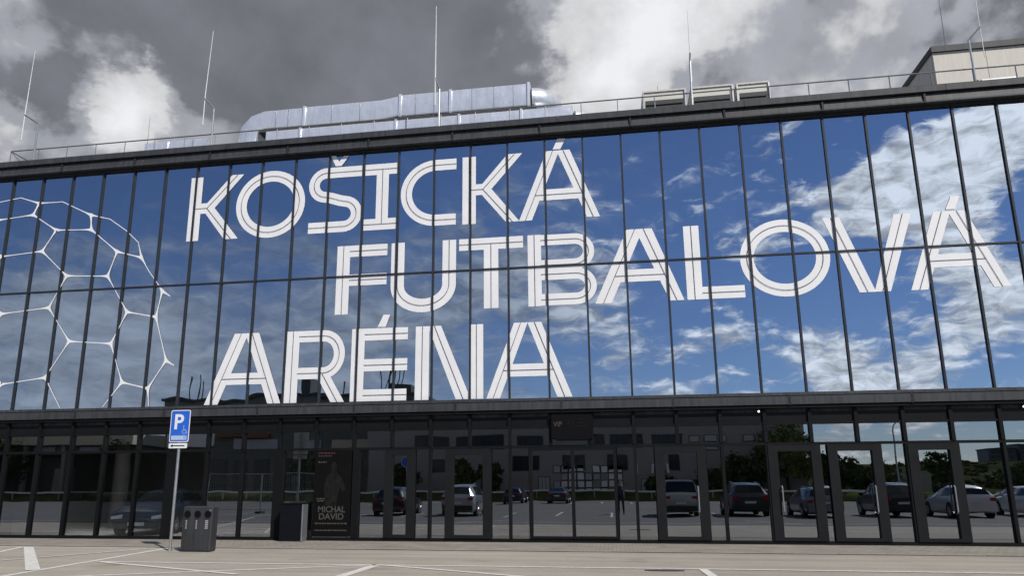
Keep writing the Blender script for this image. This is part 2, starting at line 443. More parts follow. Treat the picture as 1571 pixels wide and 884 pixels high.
def ground_mat(name, color, speck=0.10, patch=0.10, tint=(1, 1, 1)):
    m = bpy.data.materials.new(name)
    m.use_nodes = True
    nt = m.node_tree
    b = nt.nodes['Principled BSDF']
    b.inputs['Roughness'].default_value = 0.88
    b.inputs['Specular IOR Level'].default_value = 0.3
    t = nt.nodes.new('ShaderNodeTexCoord')
    val = None
    for sc, amp, det in ((0.16, patch, 6), (0.9, patch * 0.6, 5), (14.0, speck * 0.6, 4), (70.0, speck, 3)):
        n = nt.nodes.new('ShaderNodeTexNoise')
        n.inputs['Scale'].default_value = sc
        n.inputs['Detail'].default_value = det
        n.inputs['Roughness'].default_value = 0.6
        nt.links.new(t.outputs['Object'], n.inputs['Vector'])
        mp = nt.nodes.new('ShaderNodeMapRange')
        mp.inputs['From Min'].default_value = 0.3
        mp.inputs['From Max'].default_value = 0.7
        mp.inputs['To Min'].default_value = 1 - amp
        mp.inputs['To Max'].default_value = 1 + amp
        nt.links.new(n.outputs['Fac'], mp.inputs['Value'])
        if val is None:
            val = mp.outputs[0]
        else:
            mm = nt.nodes.new('ShaderNodeMath')
            mm.operation = 'MULTIPLY'
            nt.links.new(val, mm.inputs[0])
            nt.links.new(mp.outputs[0], mm.inputs[1])
            val = mm.outputs[0]
    tm = nt.nodes.new('ShaderNodeMapping')
    tm.inputs['Scale'].default_value = (0.12, 2.2, 1.0)
    tm.inputs['Rotation'].default_value = (0, 0, 0.06)
    nt.links.new(t.outputs['Object'], tm.inputs['Vector'])
    tn = nt.nodes.new('ShaderNodeTexNoise')
    tn.inputs['Scale'].default_value = 1.0
    tn.inputs['Detail'].default_value = 5
    nt.links.new(tm.outputs[0], tn.inputs['Vector'])
    tr_ = nt.nodes.new('ShaderNodeMapRange')
    tr_.inputs['From Min'].default_value = 0.40
    tr_.inputs['From Max'].default_value = 0.66
    tr_.inputs['To Min'].default_value = 1.04
    tr_.inputs['To Max'].default_value = 0.86
    nt.links.new(tn.outputs['Fac'], tr_.inputs['Value'])
    tmm = nt.nodes.new('ShaderNodeMath')
    tmm.operation = 'MULTIPLY'
    nt.links.new(val, tmm.inputs[0])
    nt.links.new(tr_.outputs[0], tmm.inputs[1])
    val = tmm.outputs[0]
    # oil stains: sparse dark spots
    vo = nt.nodes.new('ShaderNodeTexNoise')
    vo.inputs['Scale'].default_value = 0.55
    vo.inputs['Detail'].default_value = 7
    nt.links.new(t.outputs['Object'], vo.inputs['Vector'])
    st = nt.nodes.new('ShaderNodeMapRange')
    st.inputs['From Min'].default_value = 0.62
    st.inputs['From Max'].default_value = 0.74
    st.inputs['To Min'].default_value = 1.0
    st.inputs['To Max'].default_value = 0.72
    nt.links.new(vo.outputs['Fac'], st.inputs['Value'])
    mm = nt.nodes.new('ShaderNodeMath')
    mm.operation = 'MULTIPLY'
    nt.links.new(val, mm.inputs[0])
    nt.links.new(st.outputs[0], mm.inputs[1])
    vm = nt.nodes.new('ShaderNodeVectorMath')
    vm.operation = 'SCALE'
    vm.inputs[0].default_value = color
    nt.links.new(mm.outputs[0], vm.inputs['Scale'])
    nt.links.new(vm.outputs[0], b.inputs['Base Color'])
    n2 = nt.nodes.new('ShaderNodeTexNoise')
    n2.inputs['Scale'].default_value = 45
    n2.inputs['Detail'].default_value = 5
    nt.links.new(t.outputs['Object'], n2.inputs['Vector'])
    bp = nt.nodes.new('ShaderNodeBump')
    bp.inputs['Strength'].default_value = 0.4
    bp.inputs['Distance'].default_value = 0.01
    nt.links.new(n2.outputs['Fac'], bp.inputs['Height'])
    nt.links.new(bp.outputs[0], b.inputs['Normal'])
    return m


M['asphalt'] = ground_mat('parking_asphalt', (0.145, 0.143, 0.141), 0.12, 0.10)
M['apron'] = ground_mat('worn_light_asphalt', (0.37, 0.335, 0.28), 0.12, 0.11)


def paver_mat():
    m = bpy.data.materials.new('pavement_blocks')
    m.use_nodes = True
    nt = m.node_tree
    b = nt.nodes['Principled BSDF']
    b.inputs['Roughness'].default_value = 0.9
    t = nt.nodes.new('ShaderNodeTexCoord')
    br = nt.nodes.new('ShaderNodeTexBrick')
    br.inputs['Scale'].default_value = 1.0
    br.inputs['Brick Width'].default_value = 0.2
    br.inputs['Row Height'].default_value = 0.2
    br.inputs['Mortar Size'].default_value = 0.006
    br.inputs['Color1'].default_value = (0.305, 0.275, 0.225, 1)
    br.inputs['Color2'].default_value = (0.26, 0.235, 0.195, 1)
    br.inputs['Mortar'].default_value = (0.12, 0.11, 0.095, 1)
    nt.links.new(t.outputs['Object'], br.inputs['Vector'])
    n = nt.nodes.new('ShaderNodeTexNoise')
    n.inputs['Scale'].default_value = 1.3
    n.inputs['Detail'].default_value = 8
    nt.links.new(t.outputs['Object'], n.inputs['Vector'])
    mp = nt.nodes.new('ShaderNodeMapRange')
    mp.inputs['From Min'].default_value = 0.3
    mp.inputs['From Max'].default_value = 0.7
    mp.inputs['To Min'].default_value = 0.82
    mp.inputs['To Max'].default_value = 1.16
    nt.links.new(n.outputs['Fac'], mp.inputs['Value'])
    vm = nt.nodes.new('ShaderNodeVectorMath')
    vm.operation = 'SCALE'
    nt.links.new(br.outputs['Color'], vm.inputs[0])
    nt.links.new(mp.outputs[0], vm.inputs['Scale'])
    nt.links.new(vm.outputs[0], b.inputs['Base Color'])
    return m


M['pavers'] = paver_mat()


def line_paint():
    m = mat('road_paint', (0.66, 0.64, 0.59), 0.8, 0, 0.20, 7.0)
    return m


M['paint'] = line_paint()


# ------------------------------------------------------------------ mesh helpers
class MB:
    def __init__(self):
        self.v, self.f, self.mi = [], [], []

    def quad(self, *p, mi=0):
        i = len(self.v)
        self.v += [tuple(q) for q in p]
        self.f.append(tuple(range(i, i + len(p))))
        self.mi.append(mi)
        return self

    def box(self, x0, x1, y0, y1, z0, z1, mi=0):
        i = len(self.v)
        self.v += [(x0, y0, z0), (x1, y0, z0), (x1, y1, z0), (x0, y1, z0), (x0, y0, z1), (x1, y0, z1), (x1, y1, z1), (x0, y1, z1)]
        for q in ((0, 3, 2, 1), (4, 5, 6, 7), (0, 1, 5, 4), (1, 2, 6, 5), (2, 3, 7, 6), (3, 0, 4, 7)):
            self.f.append(tuple(i + k for k in q))
            self.mi.append(mi)
        return self

    def ring(self, c, ax, r, n):
        ax = Vector(ax).normalized()
        a = ax.orthogonal().normalized()
        b = ax.cross(a)
        i = len(self.v)
        for k in range(n):
            t = 2 * math.pi * k / n
            self.v.append(tuple(Vector(c) + a * (r * math.cos(t)) + b * (r * math.sin(t))))
        return i

    def tube(self, pts, r, n=6, cap=True):
        pts = [Vector(p) for p in pts]
        rs = r if isinstance(r, (list, tuple)) else [r] * len(pts)
        ax0 = (pts[1] - pts[0]).normalized()
        a = ax0.orthogonal().normalized()
        rings = []
        for k, p in enumerate(pts):
            d = (pts[min(k + 1, len(pts) - 1)] - pts[max(k - 1, 0)]).normalized()
            a = (a - d * a.dot(d)).normalized()
            b = d.cross(a)
            i = len(self.v)
            for q in range(n):
                t = 2 * math.pi * q / n
                self.v.append(tuple(p + a * (rs[k] * math.cos(t)) + b * (rs[k] * math.sin(t))))
            rings.append(i)
        for i, j in zip(rings, rings[1:]):
            for q in range(n):
                self.f.append((i + q, i + (q + 1) % n, j + (q + 1) % n, j + q))
                self.mi.append(0)
        if cap:
            self.f.append(tuple(rings[0] + q for q in reversed(range(n))))
            self.mi.append(0)
            self.f.append(tuple(rings[-1] + q for q in range(n)))
            self.mi.append(0)
        return self

    def prism(self, poly, h0, h1, axis='y', mi=0):
        # poly: list of 2D points (x,z) extruded along y, or (x,y) extruded along z, or (y,z) along x
        def mk(p, h):
            return {'y': (p[0], h, p[1]), 'z': (p[0], p[1], h), 'x': (h, p[0], p[1])}[axis]
        i = len(self.v)
        n = len(poly)
        self.v += [mk(p, h0) for p in poly] + [mk(p, h1) for p in poly]
        self.f.append(tuple(i + k for k in range(n)))
        self.f.append(tuple(i + n + k for k in reversed(range(n))))
        self.mi += [mi, mi]
        for k in range(n):
            self.f.append((i + k, i + n + k, i + n + (k + 1) % n, i + (k + 1) % n))
            self.mi.append(mi)
        return self

    def mesh(self, name, mats, smooth=0, off=(0, 0, 0)):
        me = bpy.data.meshes.new(name)
        o = Vector(off)
        me.from_pydata([tuple(Vector(p) - o) for p in self.v], [], self.f)
        for x in (mats if isinstance(mats, (list, tuple)) else [mats]):
            me.materials.append(M[x] if isinstance(x, str) else x)
        if any(self.mi):
            for p, k in zip(me.polygons, self.mi):
                p.material_index = k
        if smooth:
            me.polygons.foreach_set('use_smooth', [True] * len(me.polygons))
            me.set_sharp_from_angle(angle=R(smooth))
        me.update()
        return me

    def build(self, name, mats, parent=None, smooth=0, loc=None):
        off = loc if loc is not None else (parent_off(parent) if parent else (0, 0, 0))
        o = bpy.data.objects.new(name, self.mesh(name, mats, smooth, off))
        col.objects.link(o)
        if parent:
            o.parent = parent
        elif loc is not None:
            o.location = loc
        return o


def parent_off(p):
    o = Vector((0, 0, 0))
    while p is not None:
        o += p.location
        p = p.parent
    return o


def tag(o, label, cat, group=None):
    o['label'] = label
    o['category'] = cat
    if group:
        o['group'] = group
    return o


def thing(name, label, cat, loc=(0, 0, 0), rz=0.0, group=None):
    o = bpy.data.objects.new(name, None)
    col.objects.link(o)
    o.location = loc
    o.rotation_euler = (0, 0, rz)
    o.empty_display_size = 0.3
    return tag(o, label, cat, group)


def struct(o):
    o['kind'] = 'structure'
    return o


def copy_tree(o, parent=None):
    c = o.copy()
    col.objects.link(c)
    c.parent = parent
    for ch in list(o.children):
        copy_tree(ch, c)
    return c


def text_mesh(name, s, size, mname, parent, loc, depth=0.003, align='LEFT', xs=1.0, bold=0.0):
    cu = bpy.data.curves.new('txt', 'FONT')
    cu.body = s
    cu.size = size
    cu.extrude = depth
    cu.offset = bold
    cu.align_x = align
    cu.resolution_u = 4
    t = bpy.data.objects.new('txt', cu)
    col.objects.link(t)
    bpy.context.view_layer.update()
    me = bpy.data.meshes.new_from_object(t.evaluated_get(bpy.context.evaluated_depsgraph_get()))
    col.objects.unlink(t)
    bpy.data.objects.remove(t)
    me.materials.clear()
    me.materials.append(M[mname])
    rot = Matrix(((xs, 0, 0), (0, 0, -1), (0, 1, 0)))     # text plane -> facing -Y
    off = parent_off(parent)
    for v in me.vertices:
        v.co = rot @ v.co + Vector(loc) - off
    me.name = name
    o = bpy.data.objects.new(name, me)
    col.objects.link(o)
    o.parent = parent
    return o


# ------------------------------------------------------------------ the ground
g = MB()
for x0, x1, y0, y1 in ((-900, 900, -1200, 900),):
    g.quad((x0, y0, -0.03), (x1, y0, -0.03), (x1, y1, -0.03), (x0, y1, -0.03))
struct(g.build('ground', 'grass'))
lot = MB().quad((-75, -58.2, 0), (95, -58.2, 0), (95, -9.6, 0), (-75, -9.6, 0)).build('parking_lot', 'asphalt')
struct(lot)
apron = MB().quad((-60, -9.6, -0.002), (80, -9.6, -0.002), (80, -2.72, -0.002), (-60, -2.72, -0.002)).build('road_apron', 'apron')
struct(apron)
pav = MB().box(-60, 80, -2.52, -0.06, -0.03, 0.012).build('pavement', 'pavers')
struct(pav)
# slot drain between pavement and apron, in lengths
for k in range(70):
    x = -22 + k * 1.0
    MB().box(x, x + 0.985, -2.72, -2.525, -0.02, 0.004 + random.uniform(-0.002, 0.004)).build('drain_cover', 'louvre', pav)
k_b = MB().box(0, 0.99, 0, 0.06, -0.02, 0.016)
for k in range(70):
    x = -22 + k * 1.0
    o = bpy.data.objects.new('kerb_stone', bpy.data.meshes.get('kerb_stone') or k_b.mesh('kerb_stone', 'apron'))
    col.objects.link(o)
    o.parent = pav
    o.location = (x, -2.60 + random.uniform(-0.015, 0.015), random.uniform(-0.004, 0.004))


def paint(p, q, w, parent=apron):
    a, b = Vector((*p, 0)), Vector((*q, 0))
    d = (b - a).normalized()
    n = Vector((-d.y, d.x, 0)) * w / 2
    z = Vector((0, 0, 0.004 + 0.0015 * (len(parent.children) % 4)))
    MB().quad(a - n + z, b - n + z, b + n + z, a + n + z).build('painted_line', 'paint', parent)


for p, q, w in (((-8, -3.05), (8.57, -2.90), .13), ((5.56, -4.76), (4.75, -2.95), .13), ((1.6, -16), (5.5, -4.6), .13),
                ((7.13, -6.45), (8.47, -3.2), .12), ((9.53, -9.03), (8.86, -2.85), .14), ((9.46, -6.25), (21.0, -6.07), .13),
                ((21.0, -6.07), (45, -6.13), .13), ((9.46, -6.28), (13.47, -7.99), .13), ((9.5, -9.3), (15.43, -6.10), .12),
                ((15.43, -6.10), (15.39, -8.6), .20), ((15.43, -6.10), (19.4, -8.1), .13), ((21.65, -6.15), (21.75, -8.6), .16),
                ((25.4, -7.6), (28.2, -6.2), .13)):
    paint(p, q, w)
a0, a1, b0, b1 = (4.80, -2.98), (5.06, -2.95), (9.25, -7.99), (9.45, -7.85)
zz = 0.0115
MB().quad((b0[0], b0[1], zz), (b1[0], b1[1], zz), (a1[0], a1[1], zz), (a0[0], a0[1], zz)).build('painted_line', 'paint', apron)
for k in range(-3, 14):
    x = 6.3 + k * 2.72
    if abs(x - CAM.x) < 1:
        pass
    paint((x, -22.6), (x, -17.4), .12, lot)
for k in range(-6, 12):
    x = 5.9 + k * 2.6
    paint((x, -49.5), (x, -44.4), .12, lot)
paint((-30, -11.2), (60, -11.2), .14, lot)
paint((13.2, -11.2), (15.4, -14.0), .14, lot)
paint((25.6, -13.2), (27.6, -11.2), .14, lot)
MB().prism([(20.94 + .36 * math.cos(t * math.pi / 9), -6.42 + .09 * math.sin(t * math.pi / 9)) for t in range(18)], -0.01, 0.012, 'z').build('manhole_cover', 'louvre', apron)

# ------------------------------------------------------------------ the arena
Wd = 1.15
I0, I1 = -7, 35
XL, XR = I0 * Wd, I1 * Wd
arena = thing('arena_building', 'long glass fronted arena with anthracite fascia and mirrored blue upper storey', 'building', (20, 0, 0))
B = lambda: MB()
# shell behind the glass
s = B()
s.box(XL, XR, 9.0, 9.3, 0, 12.3)
s.box(XL - .3, XL, .02, 9.3, 0, 12.3)
s.box(XR, XR + .3, .02, 9.3, 0, 12.3)
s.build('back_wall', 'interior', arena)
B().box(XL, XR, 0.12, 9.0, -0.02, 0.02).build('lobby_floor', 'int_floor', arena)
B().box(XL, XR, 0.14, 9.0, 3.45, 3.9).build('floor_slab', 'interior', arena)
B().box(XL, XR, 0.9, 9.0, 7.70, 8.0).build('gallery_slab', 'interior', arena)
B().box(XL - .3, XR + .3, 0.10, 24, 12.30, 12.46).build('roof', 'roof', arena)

PAN = {}


def pane(name, x0, x1, z0, z1, m, parent, y=0.0, tilt=0.003):
    w, h = round(x1 - x0, 3), round(z1 - z0, 3)
    key = (w, h, m)
    if key not in PAN:
        b = MB()
        b.box(-w / 2, w / 2, 0, 0.012, -h / 2, h / 2, 1)
        b.mi[2] = 0
        PAN[key] = b.mesh('pane', [m, 'glass_inner'])
    o = bpy.data.objects.new(name, PAN[key])
    col.objects.link(o)
    o.parent = parent
    o.location = Vector(((x0 + x1) / 2, y, (z0 + z1) / 2)) - parent_off(parent)
    o.rotation_euler = (random.uniform(-tilt, tilt), 0, random.uniform(-tilt, tilt))
    return o


ZT, ZM, ZB = 11.93, 7.847, 3.965
hw = 0.027
for i in range(I0, I1):
    x0, x1 = i * Wd, (i + 1) * Wd
    pane('pane', x0 + .01, x1 - .01, ZM + .01, ZT + .04, 'glass_up', arena)
    pane('pane', x0 + .01, x1 - .01, ZB - .03, ZM - .01, 'glass_up', arena)
for i in range(I0, I1 + 1):
    x = i * Wd
    B().box(x - hw, x + hw, -0.055, 0.10, ZB - 0.02, ZT + 0.02).build('mullion', 'frame', arena)
for i in range(I0, I1):
    x0, x1 = i * Wd + hw, (i + 1) * Wd - hw
    B().box(x0, x1, -0.045, 0.08, ZM - .024, ZM + .024).build('transom', 'frame', arena)
# top fascia
B().box(XL, XR, -0.09, 0.3, ZT, ZT + .07).build('head_frame', 'fascia_dk', arena)
B().box(XL - .3, XR + .3, -0.10, 0.2, 12.0, 12.34).build('fascia_backing', 'black', arena)
x = 10.116 - 2.72 * 7
while x < XR:
    x0, x1 = max(x, XL - .3) + .012, min(x + 2.72, XR + .3) - .012
    b = B()
    b.prism([(-0.20, 12.09), (-0.23, 12.03), (-0.21, 12.005), (-0.101, 12.0), (-0.101, 12.31), (-0.17, 12.31)], x0, x1, 'x')
    b.build('fascia_panel', 'fascia', arena, 0)
    B().box(x0 - .03, x0 + .02, -0.235, -0.16, 12.02, 12.29).build('joint_cover', 'fascia_dk', arena)
    x += 2.72
x = XL - .3
while x < XR:
    x1 = min(x + 5.44, XR + .3)
    B().prism([(-0.26, 12.345), (-0.26, 12.52), (-0.22, 12.56), (0.45, 12.54), (0.45, 12.345)], x + .006, x1 - .006, 'x').build('coping', 'fascia', arena)
    x += 5.44
# beam between the storeys
B().box(XL, XR, -0.13, 0.25, 3.862, 3.945).build('beam_trim', 'fascia', arena)
B().box(XL, XR, -0.11, 0.25, 3.60, 3.86).build('beam_backing', 'black', arena)
x = 0.55 - 3.03 * 3
while x < XR:
    x0, x1 = max(x, XL) + .012, min(x + 3.03, XR) - .012
    B().box(x0, x1, -0.20, -0.112, 3.615, 3.835).build('beam_panel', 'fascia', arena)
    B().box(x0 - .035, x0 + .035, -0.205, -0.13, 3.60, 3.87).build('beam_bracket', 'fascia_dk', arena)
    x += 3.03
B().box(XL, XR, -0.16, 0.2, 3.525, 3.598).build('beam_soffit', 'frame_dark', arena)
for i in range(I0, I1):
    B().box(i * Wd + .05, (i + 1) * Wd - .05, -0.012, 0.1, 3.43, 3.522).build('strip_panel', 'strip', arena)
    B().box(i * Wd + .05, (i + 1) * Wd - .05, -0.006, 0.1, 3.165, 3.427).build('spandrel', 'spandrel', arena)
# ground floor
doors = [(15.40, 16.72, 'door'), (21.22, 22.57, 'door'), (24.16, 25.48, 'door'), (25.655, 26.98, 'door'), (27.61, 28.84, 'door'), (13.62, 14.52, 'door'), (17.785, 20.195, 'slide')]
POST_X = [i * Wd for i in range(I0, I1 + 1)]


def in_door(x, m=0.02):
    return any(a + m < x < b - m for a, b, _ in doors)


B().box(XL, XR, -0.05, 0.09, 0.012, 0.10).build('sill', 'frame_dark', arena)
B().box(XL, XR, -0.045, 0.09, 2.555, 2.625).build('door_head_rail', 'frame_dark', arena)
B().box(XL, XR, -0.045, 0.09, 3.10, 3.164).build('top_rail', 'frame_dark', arena)
for x in POST_X:
    i = round(x / Wd)
    B().box(x - .045, x + .045, -0.065, 0.10, 2.627, 3.50).build('mullion', 'frame_dark', arena)
    if not in_door(x) and not (10.9 < x < 12.9):
        B().box(x - .040, x + .040, -0.065, 0.10, 0.102, 2.553).build('mullion', 'frame_dark', arena)
    if i < I1:
        pane('pane', x + .046, x + Wd - .046, 2.627, 3.098, 'glass_low', arena, 0.02, 0.0007)
# wide dark posts
for a, b_ in ((6.76, 7.05), (10.24, 10.54), (12.66, 12.87)):
    B().box(a, b_, -0.068, 0.12, 0.1015, 2.5535).build('wide_post', 'frame_dark', arena)
edges = sorted([x for x in POST_X if not in_door(x)] + [v for a, b, _ in doors for v in (a, b)])
for a, b in zip(edges, edges[1:]):
    if b - a < 0.12 or in_door((a + b) / 2):
        continue
    if a > 10.9 and b < 12.9:
        pass
    clear = 3.4 < a < 8.0
    pane('pane', a + .02, b - .02, 0.102, 2.553, 'glass_clear' if clear else 'glass_low', arena, 0.02, 0.0007)
for a, b, kind in doors:
    d = B()
    if kind == 'slide':
        mid = (a + b) / 2
        for q, r in ((a, a + .09), (mid - .045, mid + .045), (b - .09, b)):
            d.box(q, r, -0.08, 0.07, 0.11, 2.55)
        d.box(a + .09, mid - .045, -0.079, 0.069, 2.48, 2.549)
        d.box(mid + .045, b - .09, -0.079, 0.069, 2.48, 2.549)
        d.box(a + .09, mid - .045, -0.079, 0.069, 0.111, 0.17)
        d.box(mid + .045, b - .09, -0.079, 0.069, 0.111, 0.17)
        dr = d.build('sliding_door', 'frame_dark', arena)
        pane('pane', a + .08, mid - .04, 0.16, 2.49, 'glass_low', dr, 0.0, 0.0007)
        pane('pane', mid + .04, b - .08, 0.16, 2.49, 'glass_low', dr, 0.0, 0.0007)
    else:
        fw = .24
        d.box(a, a + fw, -0.085, 0.07, 0.105, 2.551)
        d.box(b - fw, b, -0.085, 0.07, 0.105, 2.551)
        d.box(a + fw, b - fw, -0.084, 0.069, 2.39, 2.55)
        d.box(a + fw, b - fw, -0.084, 0.069, 0.106, 0.19)
        dr = d.build('door', 'door_frame', arena)
        pane('pane', a + fw - .01, b - fw + .01, 0.18, 2.40, 'glass_low', dr, 0.0, 0.0007)
        if a > 20:
            hx = (a + .27) if 24 < a < 25 else (b - .27)
            B().tube([(hx, -0.10, .80), (hx, -0.15, .84), (hx, -0.15, 1.45), (hx, -0.10, 1.49)], 0.018, 6).build('handle', 'galv', dr)
# pale rectangles set behind the upper glass to give faint lighter patches
for (x0, x1, z0, z1) in ((25.35, 26.4, 9.1, 10.1), (23.1, 24.0, 9.0, 10.9), (14.95, 15.6, 9.2, 11.1), (17.1, 18.3, 10.6, 11.5), (4.75, 5.6, 8.1, 9.6), (21.9, 22.9, 10.2, 10.9), (26.6, 27.5, 10.4, 11.2), (28.9, 29.8, 9.6, 10.6), (13.0, 14.0, 8.4, 9.1)):
    B().box(x0, x1, 0.7, 0.73, z0, z1).build('pale_rectangle', 'inner_pale', arena)
# glowing panels added under the lobby ceiling to brighten the car
M['added_glow'] = mat('added_glow_surface', (1.0, 0.97, 0.92), 0.4, emit=9.0)
for x, y in ((2.6, 1.9), (5.2, 1.9), (7.4, 1.9), (3.2, 3.2), (6.4, 3.2)):
    B().box(x - .6, x + .6, y - .3, y + .3, 3.41, 3.448).build('added_glow_panel', 'added_glow', arena)
# lobby columns
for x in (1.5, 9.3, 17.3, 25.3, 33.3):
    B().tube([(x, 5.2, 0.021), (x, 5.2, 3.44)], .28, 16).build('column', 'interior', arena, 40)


def spot(x):
    t = thing('spotlight', 'small lit white spotlight under the beam ' + ('above the middle doors' if x < 28 else 'near the right edge'), 'light', (x, -0.06, 3.46), 0, 'spotlights under the beam')
    MB().tube([(x, -0.014, 3.475), (x, -0.055, 3.47)], .022, 8).build('bracket', 'frame_dark', t)
    MB().tube([(x, -0.055, 3.485), (x - .01, -0.10, 3.452)], [.03, .045], 12).build('housing', 'frame_dark', t)
    c = Vector((x - .0102, -0.1008, 3.4514))
    MB().tube([c, c + Vector((-.001, -.004, -.003))], .024, 12).build('lens', 'lamp_on', t)


spot(24.02)
spot(30.48)

# ------------------------------------------------------------------ lettering on the glass
YL = -0.012


class Letter:
    def __init__(self):
        self.w, self.k, self.n = MB(), MB(), 0

    def poly(self, pts):
        y = YL - 0.0006 * self.n
        self.n += 1
        self.w.prism(pts, y, y + 0.0004, 'y')
        return self

    def line(self, pts, w=0.016):
        y = YL - 0.0135
        for a, b in zip(pts, pts[1:]):
            a, b = Vector(a), Vector(b)
            d = (b - a).normalized()
            n = Vector((-d.y, d.x)) * w / 2
            self.k.prism([tuple(a - n), tuple(b - n), tuple(b + n), tuple(a + n)], y, y + .0004, 'y')
            y -= 0.0001
        return self

    def rect(self, x0, x1, z0, z1, vert=None):
        self.poly([(x0, z0), (x1, z0), (x1, z1), (x0, z1)])
        if vert is None:
            vert = (z1 - z0) > (x1 - x0)
        if vert:
            self.line([((x0 + x1) / 2, z0), ((x0 + x1) / 2, z1)])
        else:
            self.line([(x0, (z0 + z1) / 2), (x1, (z0 + z1) / 2)])
        return self

    def slant(self, a0, a1, za, b0, b1, zb, inl=True):
        self.poly([(a0, za), (a1, za), (b1, zb), (b0, zb)])
        if inl:
            self.line([((a0 + a1) / 2, za), ((b0 + b1) / 2, zb)])
        return self

    def stroke(self, pts, w=.36, inl=True):
        pts = [Vector(p) for p in pts]
        L, Rr = [], []
        closed = (pts[0] - pts[-1]).length < 1e-4
        n = len(pts)
        for k, p in enumerate(pts):
            if closed:
                a, b = pts[k - 1] if k > 0 else pts[-2], pts[k + 1] if k < n - 1 else pts[1]
            else:
                a, b = pts[max(0, k - 1)], pts[min(n - 1, k + 1)]
            d = (b - a).normalized()
            nn = Vector((-d.y, d.x))
            L.append(p + nn * w / 2)
            Rr.append(p - nn * w / 2)
        y = YL - 0.0006 * self.n
        self.n += 1
        i = len(self.w.v)
        for a, b in zip(L, Rr):
            self.w.v += [(a.x, y, a.y), (b.x, y, b.y)]
        for k in range(n - 1):
            q = i + 2 * k
            self.w.f.append((q, q + 1, q + 3, q + 2))
            self.w.mi.append(0)
        if inl:
            self.line(pts)
        return self

    def done(self, root, accent=None):
        o = self.w.build('letter', 'vinyl', root)
        if self.k.f:
            self.k.build('inline_groove', 'inline', o)
        if accent:
            y = YL - 0.011
            MB().prism(accent, y, y + .0004, 'y').build('accent', 'vinyl', o)
        return o


def arc(cx, cz, rx, rz, a0, a1, n=18):
    return [(cx + rx * math.cos(R(a0 + (a1 - a0) * k / n)), cz + rz * math.sin(R(a0 + (a1 - a0) * k / n))) for k in range(n + 1)]


def L_A(root, f0, f1, g0, g1, a0, a1, zb, zt, c0, c1, accent=None):
    q = Letter()
    w = (f1 - f0)
    q.slant(f0, f1, zb, a0, a0 + w * 1.02, zt)
    q.slant(g0, g1, zb, a1 - w * 1.02, a1, zt)
    t0, t1 = (c0 - zb) / (zt - zb), (c1 - zb) / (zt - zb)
    lx = lambda t: f1 + (a0 + w * 1.02 - f1) * t - .03
    rx = lambda t: g0 + (a1 - w * 1.02 - g0) * t + .03
    q.poly([(lx(t0), c0), (rx(t0), c0), (rx(t1), c1), (lx(t1), c1)])
    cm, tm = (c0 + c1) / 2, (t0 + t1) / 2
    q.line([((f0 + f1) / 2 + (a0 + w * .51 - (f0 + f1) / 2) * tm, cm), ((g0 + g1) / 2 + (a1 - w * .51 - (g0 + g1) / 2) * tm, cm)])
    return q.done(root, accent)


def L_K(root, x0, t0, t1, l0, l1, zb, zt):
    q = Letter()
    zm = (zb + zt) / 2
    q.rect(x0, x0 + .42, zb, zt)
    q.slant(x0 + .40, x0 + .84, zm - .08, t0, t1, zt, False)
    q.slant(l0, l1, zb, x0 + .40, x0 + .84, zm + .08, False)
    q.poly([(x0 + .40, zm - .18), (x0 + .72, zm - .18), (x0 + .72, zm + .18), (x0 + .40, zm + .18)])
    j = (x0 + .64, zm)
    q.line([(x0 + .21, zm), j, ((t0 + t1) / 2, zt)])
    q.line([j, ((l0 + l1) / 2, zb)])
    return q.done(root)


def L_O(root, x0, x1, z0, z1, w=.37):
    cx, cz = (x0 + x1) / 2, (z0 + z1) / 2
    p = arc(cx, cz, (x1 - x0 - w) / 2, (z1 - z0 - w) / 2, 0, 360, 48)
    p[-1] = p[0]
    return Letter().stroke(p, w).done(root)


# first row
zb, zt = 9.31, 11.52
w1 = thing('wall_lettering', 'white inline lettering reading KOŠICKÁ, top row on the blue glass', 'lettering', (13.3, 0, zb), 0, 'white words on the glass front')
L_K(w1, 6.70, 8.14, 8.56, 8.02, 8.50, zb, zt)
L_O(w1, 8.36, 10.72, 9.27, 11.56)
S = [(12.60, 11.335), (12.0, 11.335)] + arc(11.42, 10.925, .41, .41, 90, 250, 14) + [(11.6, 10.47), (11.9, 10.37)] + arc(12.03, 9.915, .42, .42, 70, -90, 14) + [(11.4, 9.495), (10.87, 9.495)]
Letter().stroke(S, .36).done(w1, [(11.70, 11.55), (11.90, 11.55), (12.15, 11.88), (11.97, 11.89), (11.81, 11.70), (11.70, 11.91), (11.53, 11.92)])
q = Letter()
q.rect(12.70, 13.76, zt - .37, zt).rect(12.70, 13.77, zb, zb + .37)
q.poly([(13.08, zb + .36), (13.48, zb + .36), (13.48, zt - .36), (13.08, zt - .36)]).line([(13.28, zb + .185), (13.28, zt - .185)])
q.done(w1)
Letter().stroke([(15.65, 11.33), (15.3, 11.33)] + arc(15.0, 10.42, .94, .91, 90, 270, 26) + [(15.3, 9.51), (15.64, 9.51)], .36).done(w1)
L_K(w1, 15.845, 17.25, 17.71, 17.19, 17.60, zb, zt)
L_A(w1, 17.585, 17.975, 19.62, 20.0, 18.45, 19.16, zb, zt, 9.92, 10.27, [(18.65, 11.56), (18.88, 11.55), (19.05, 11.895), (18.80, 11.90)])
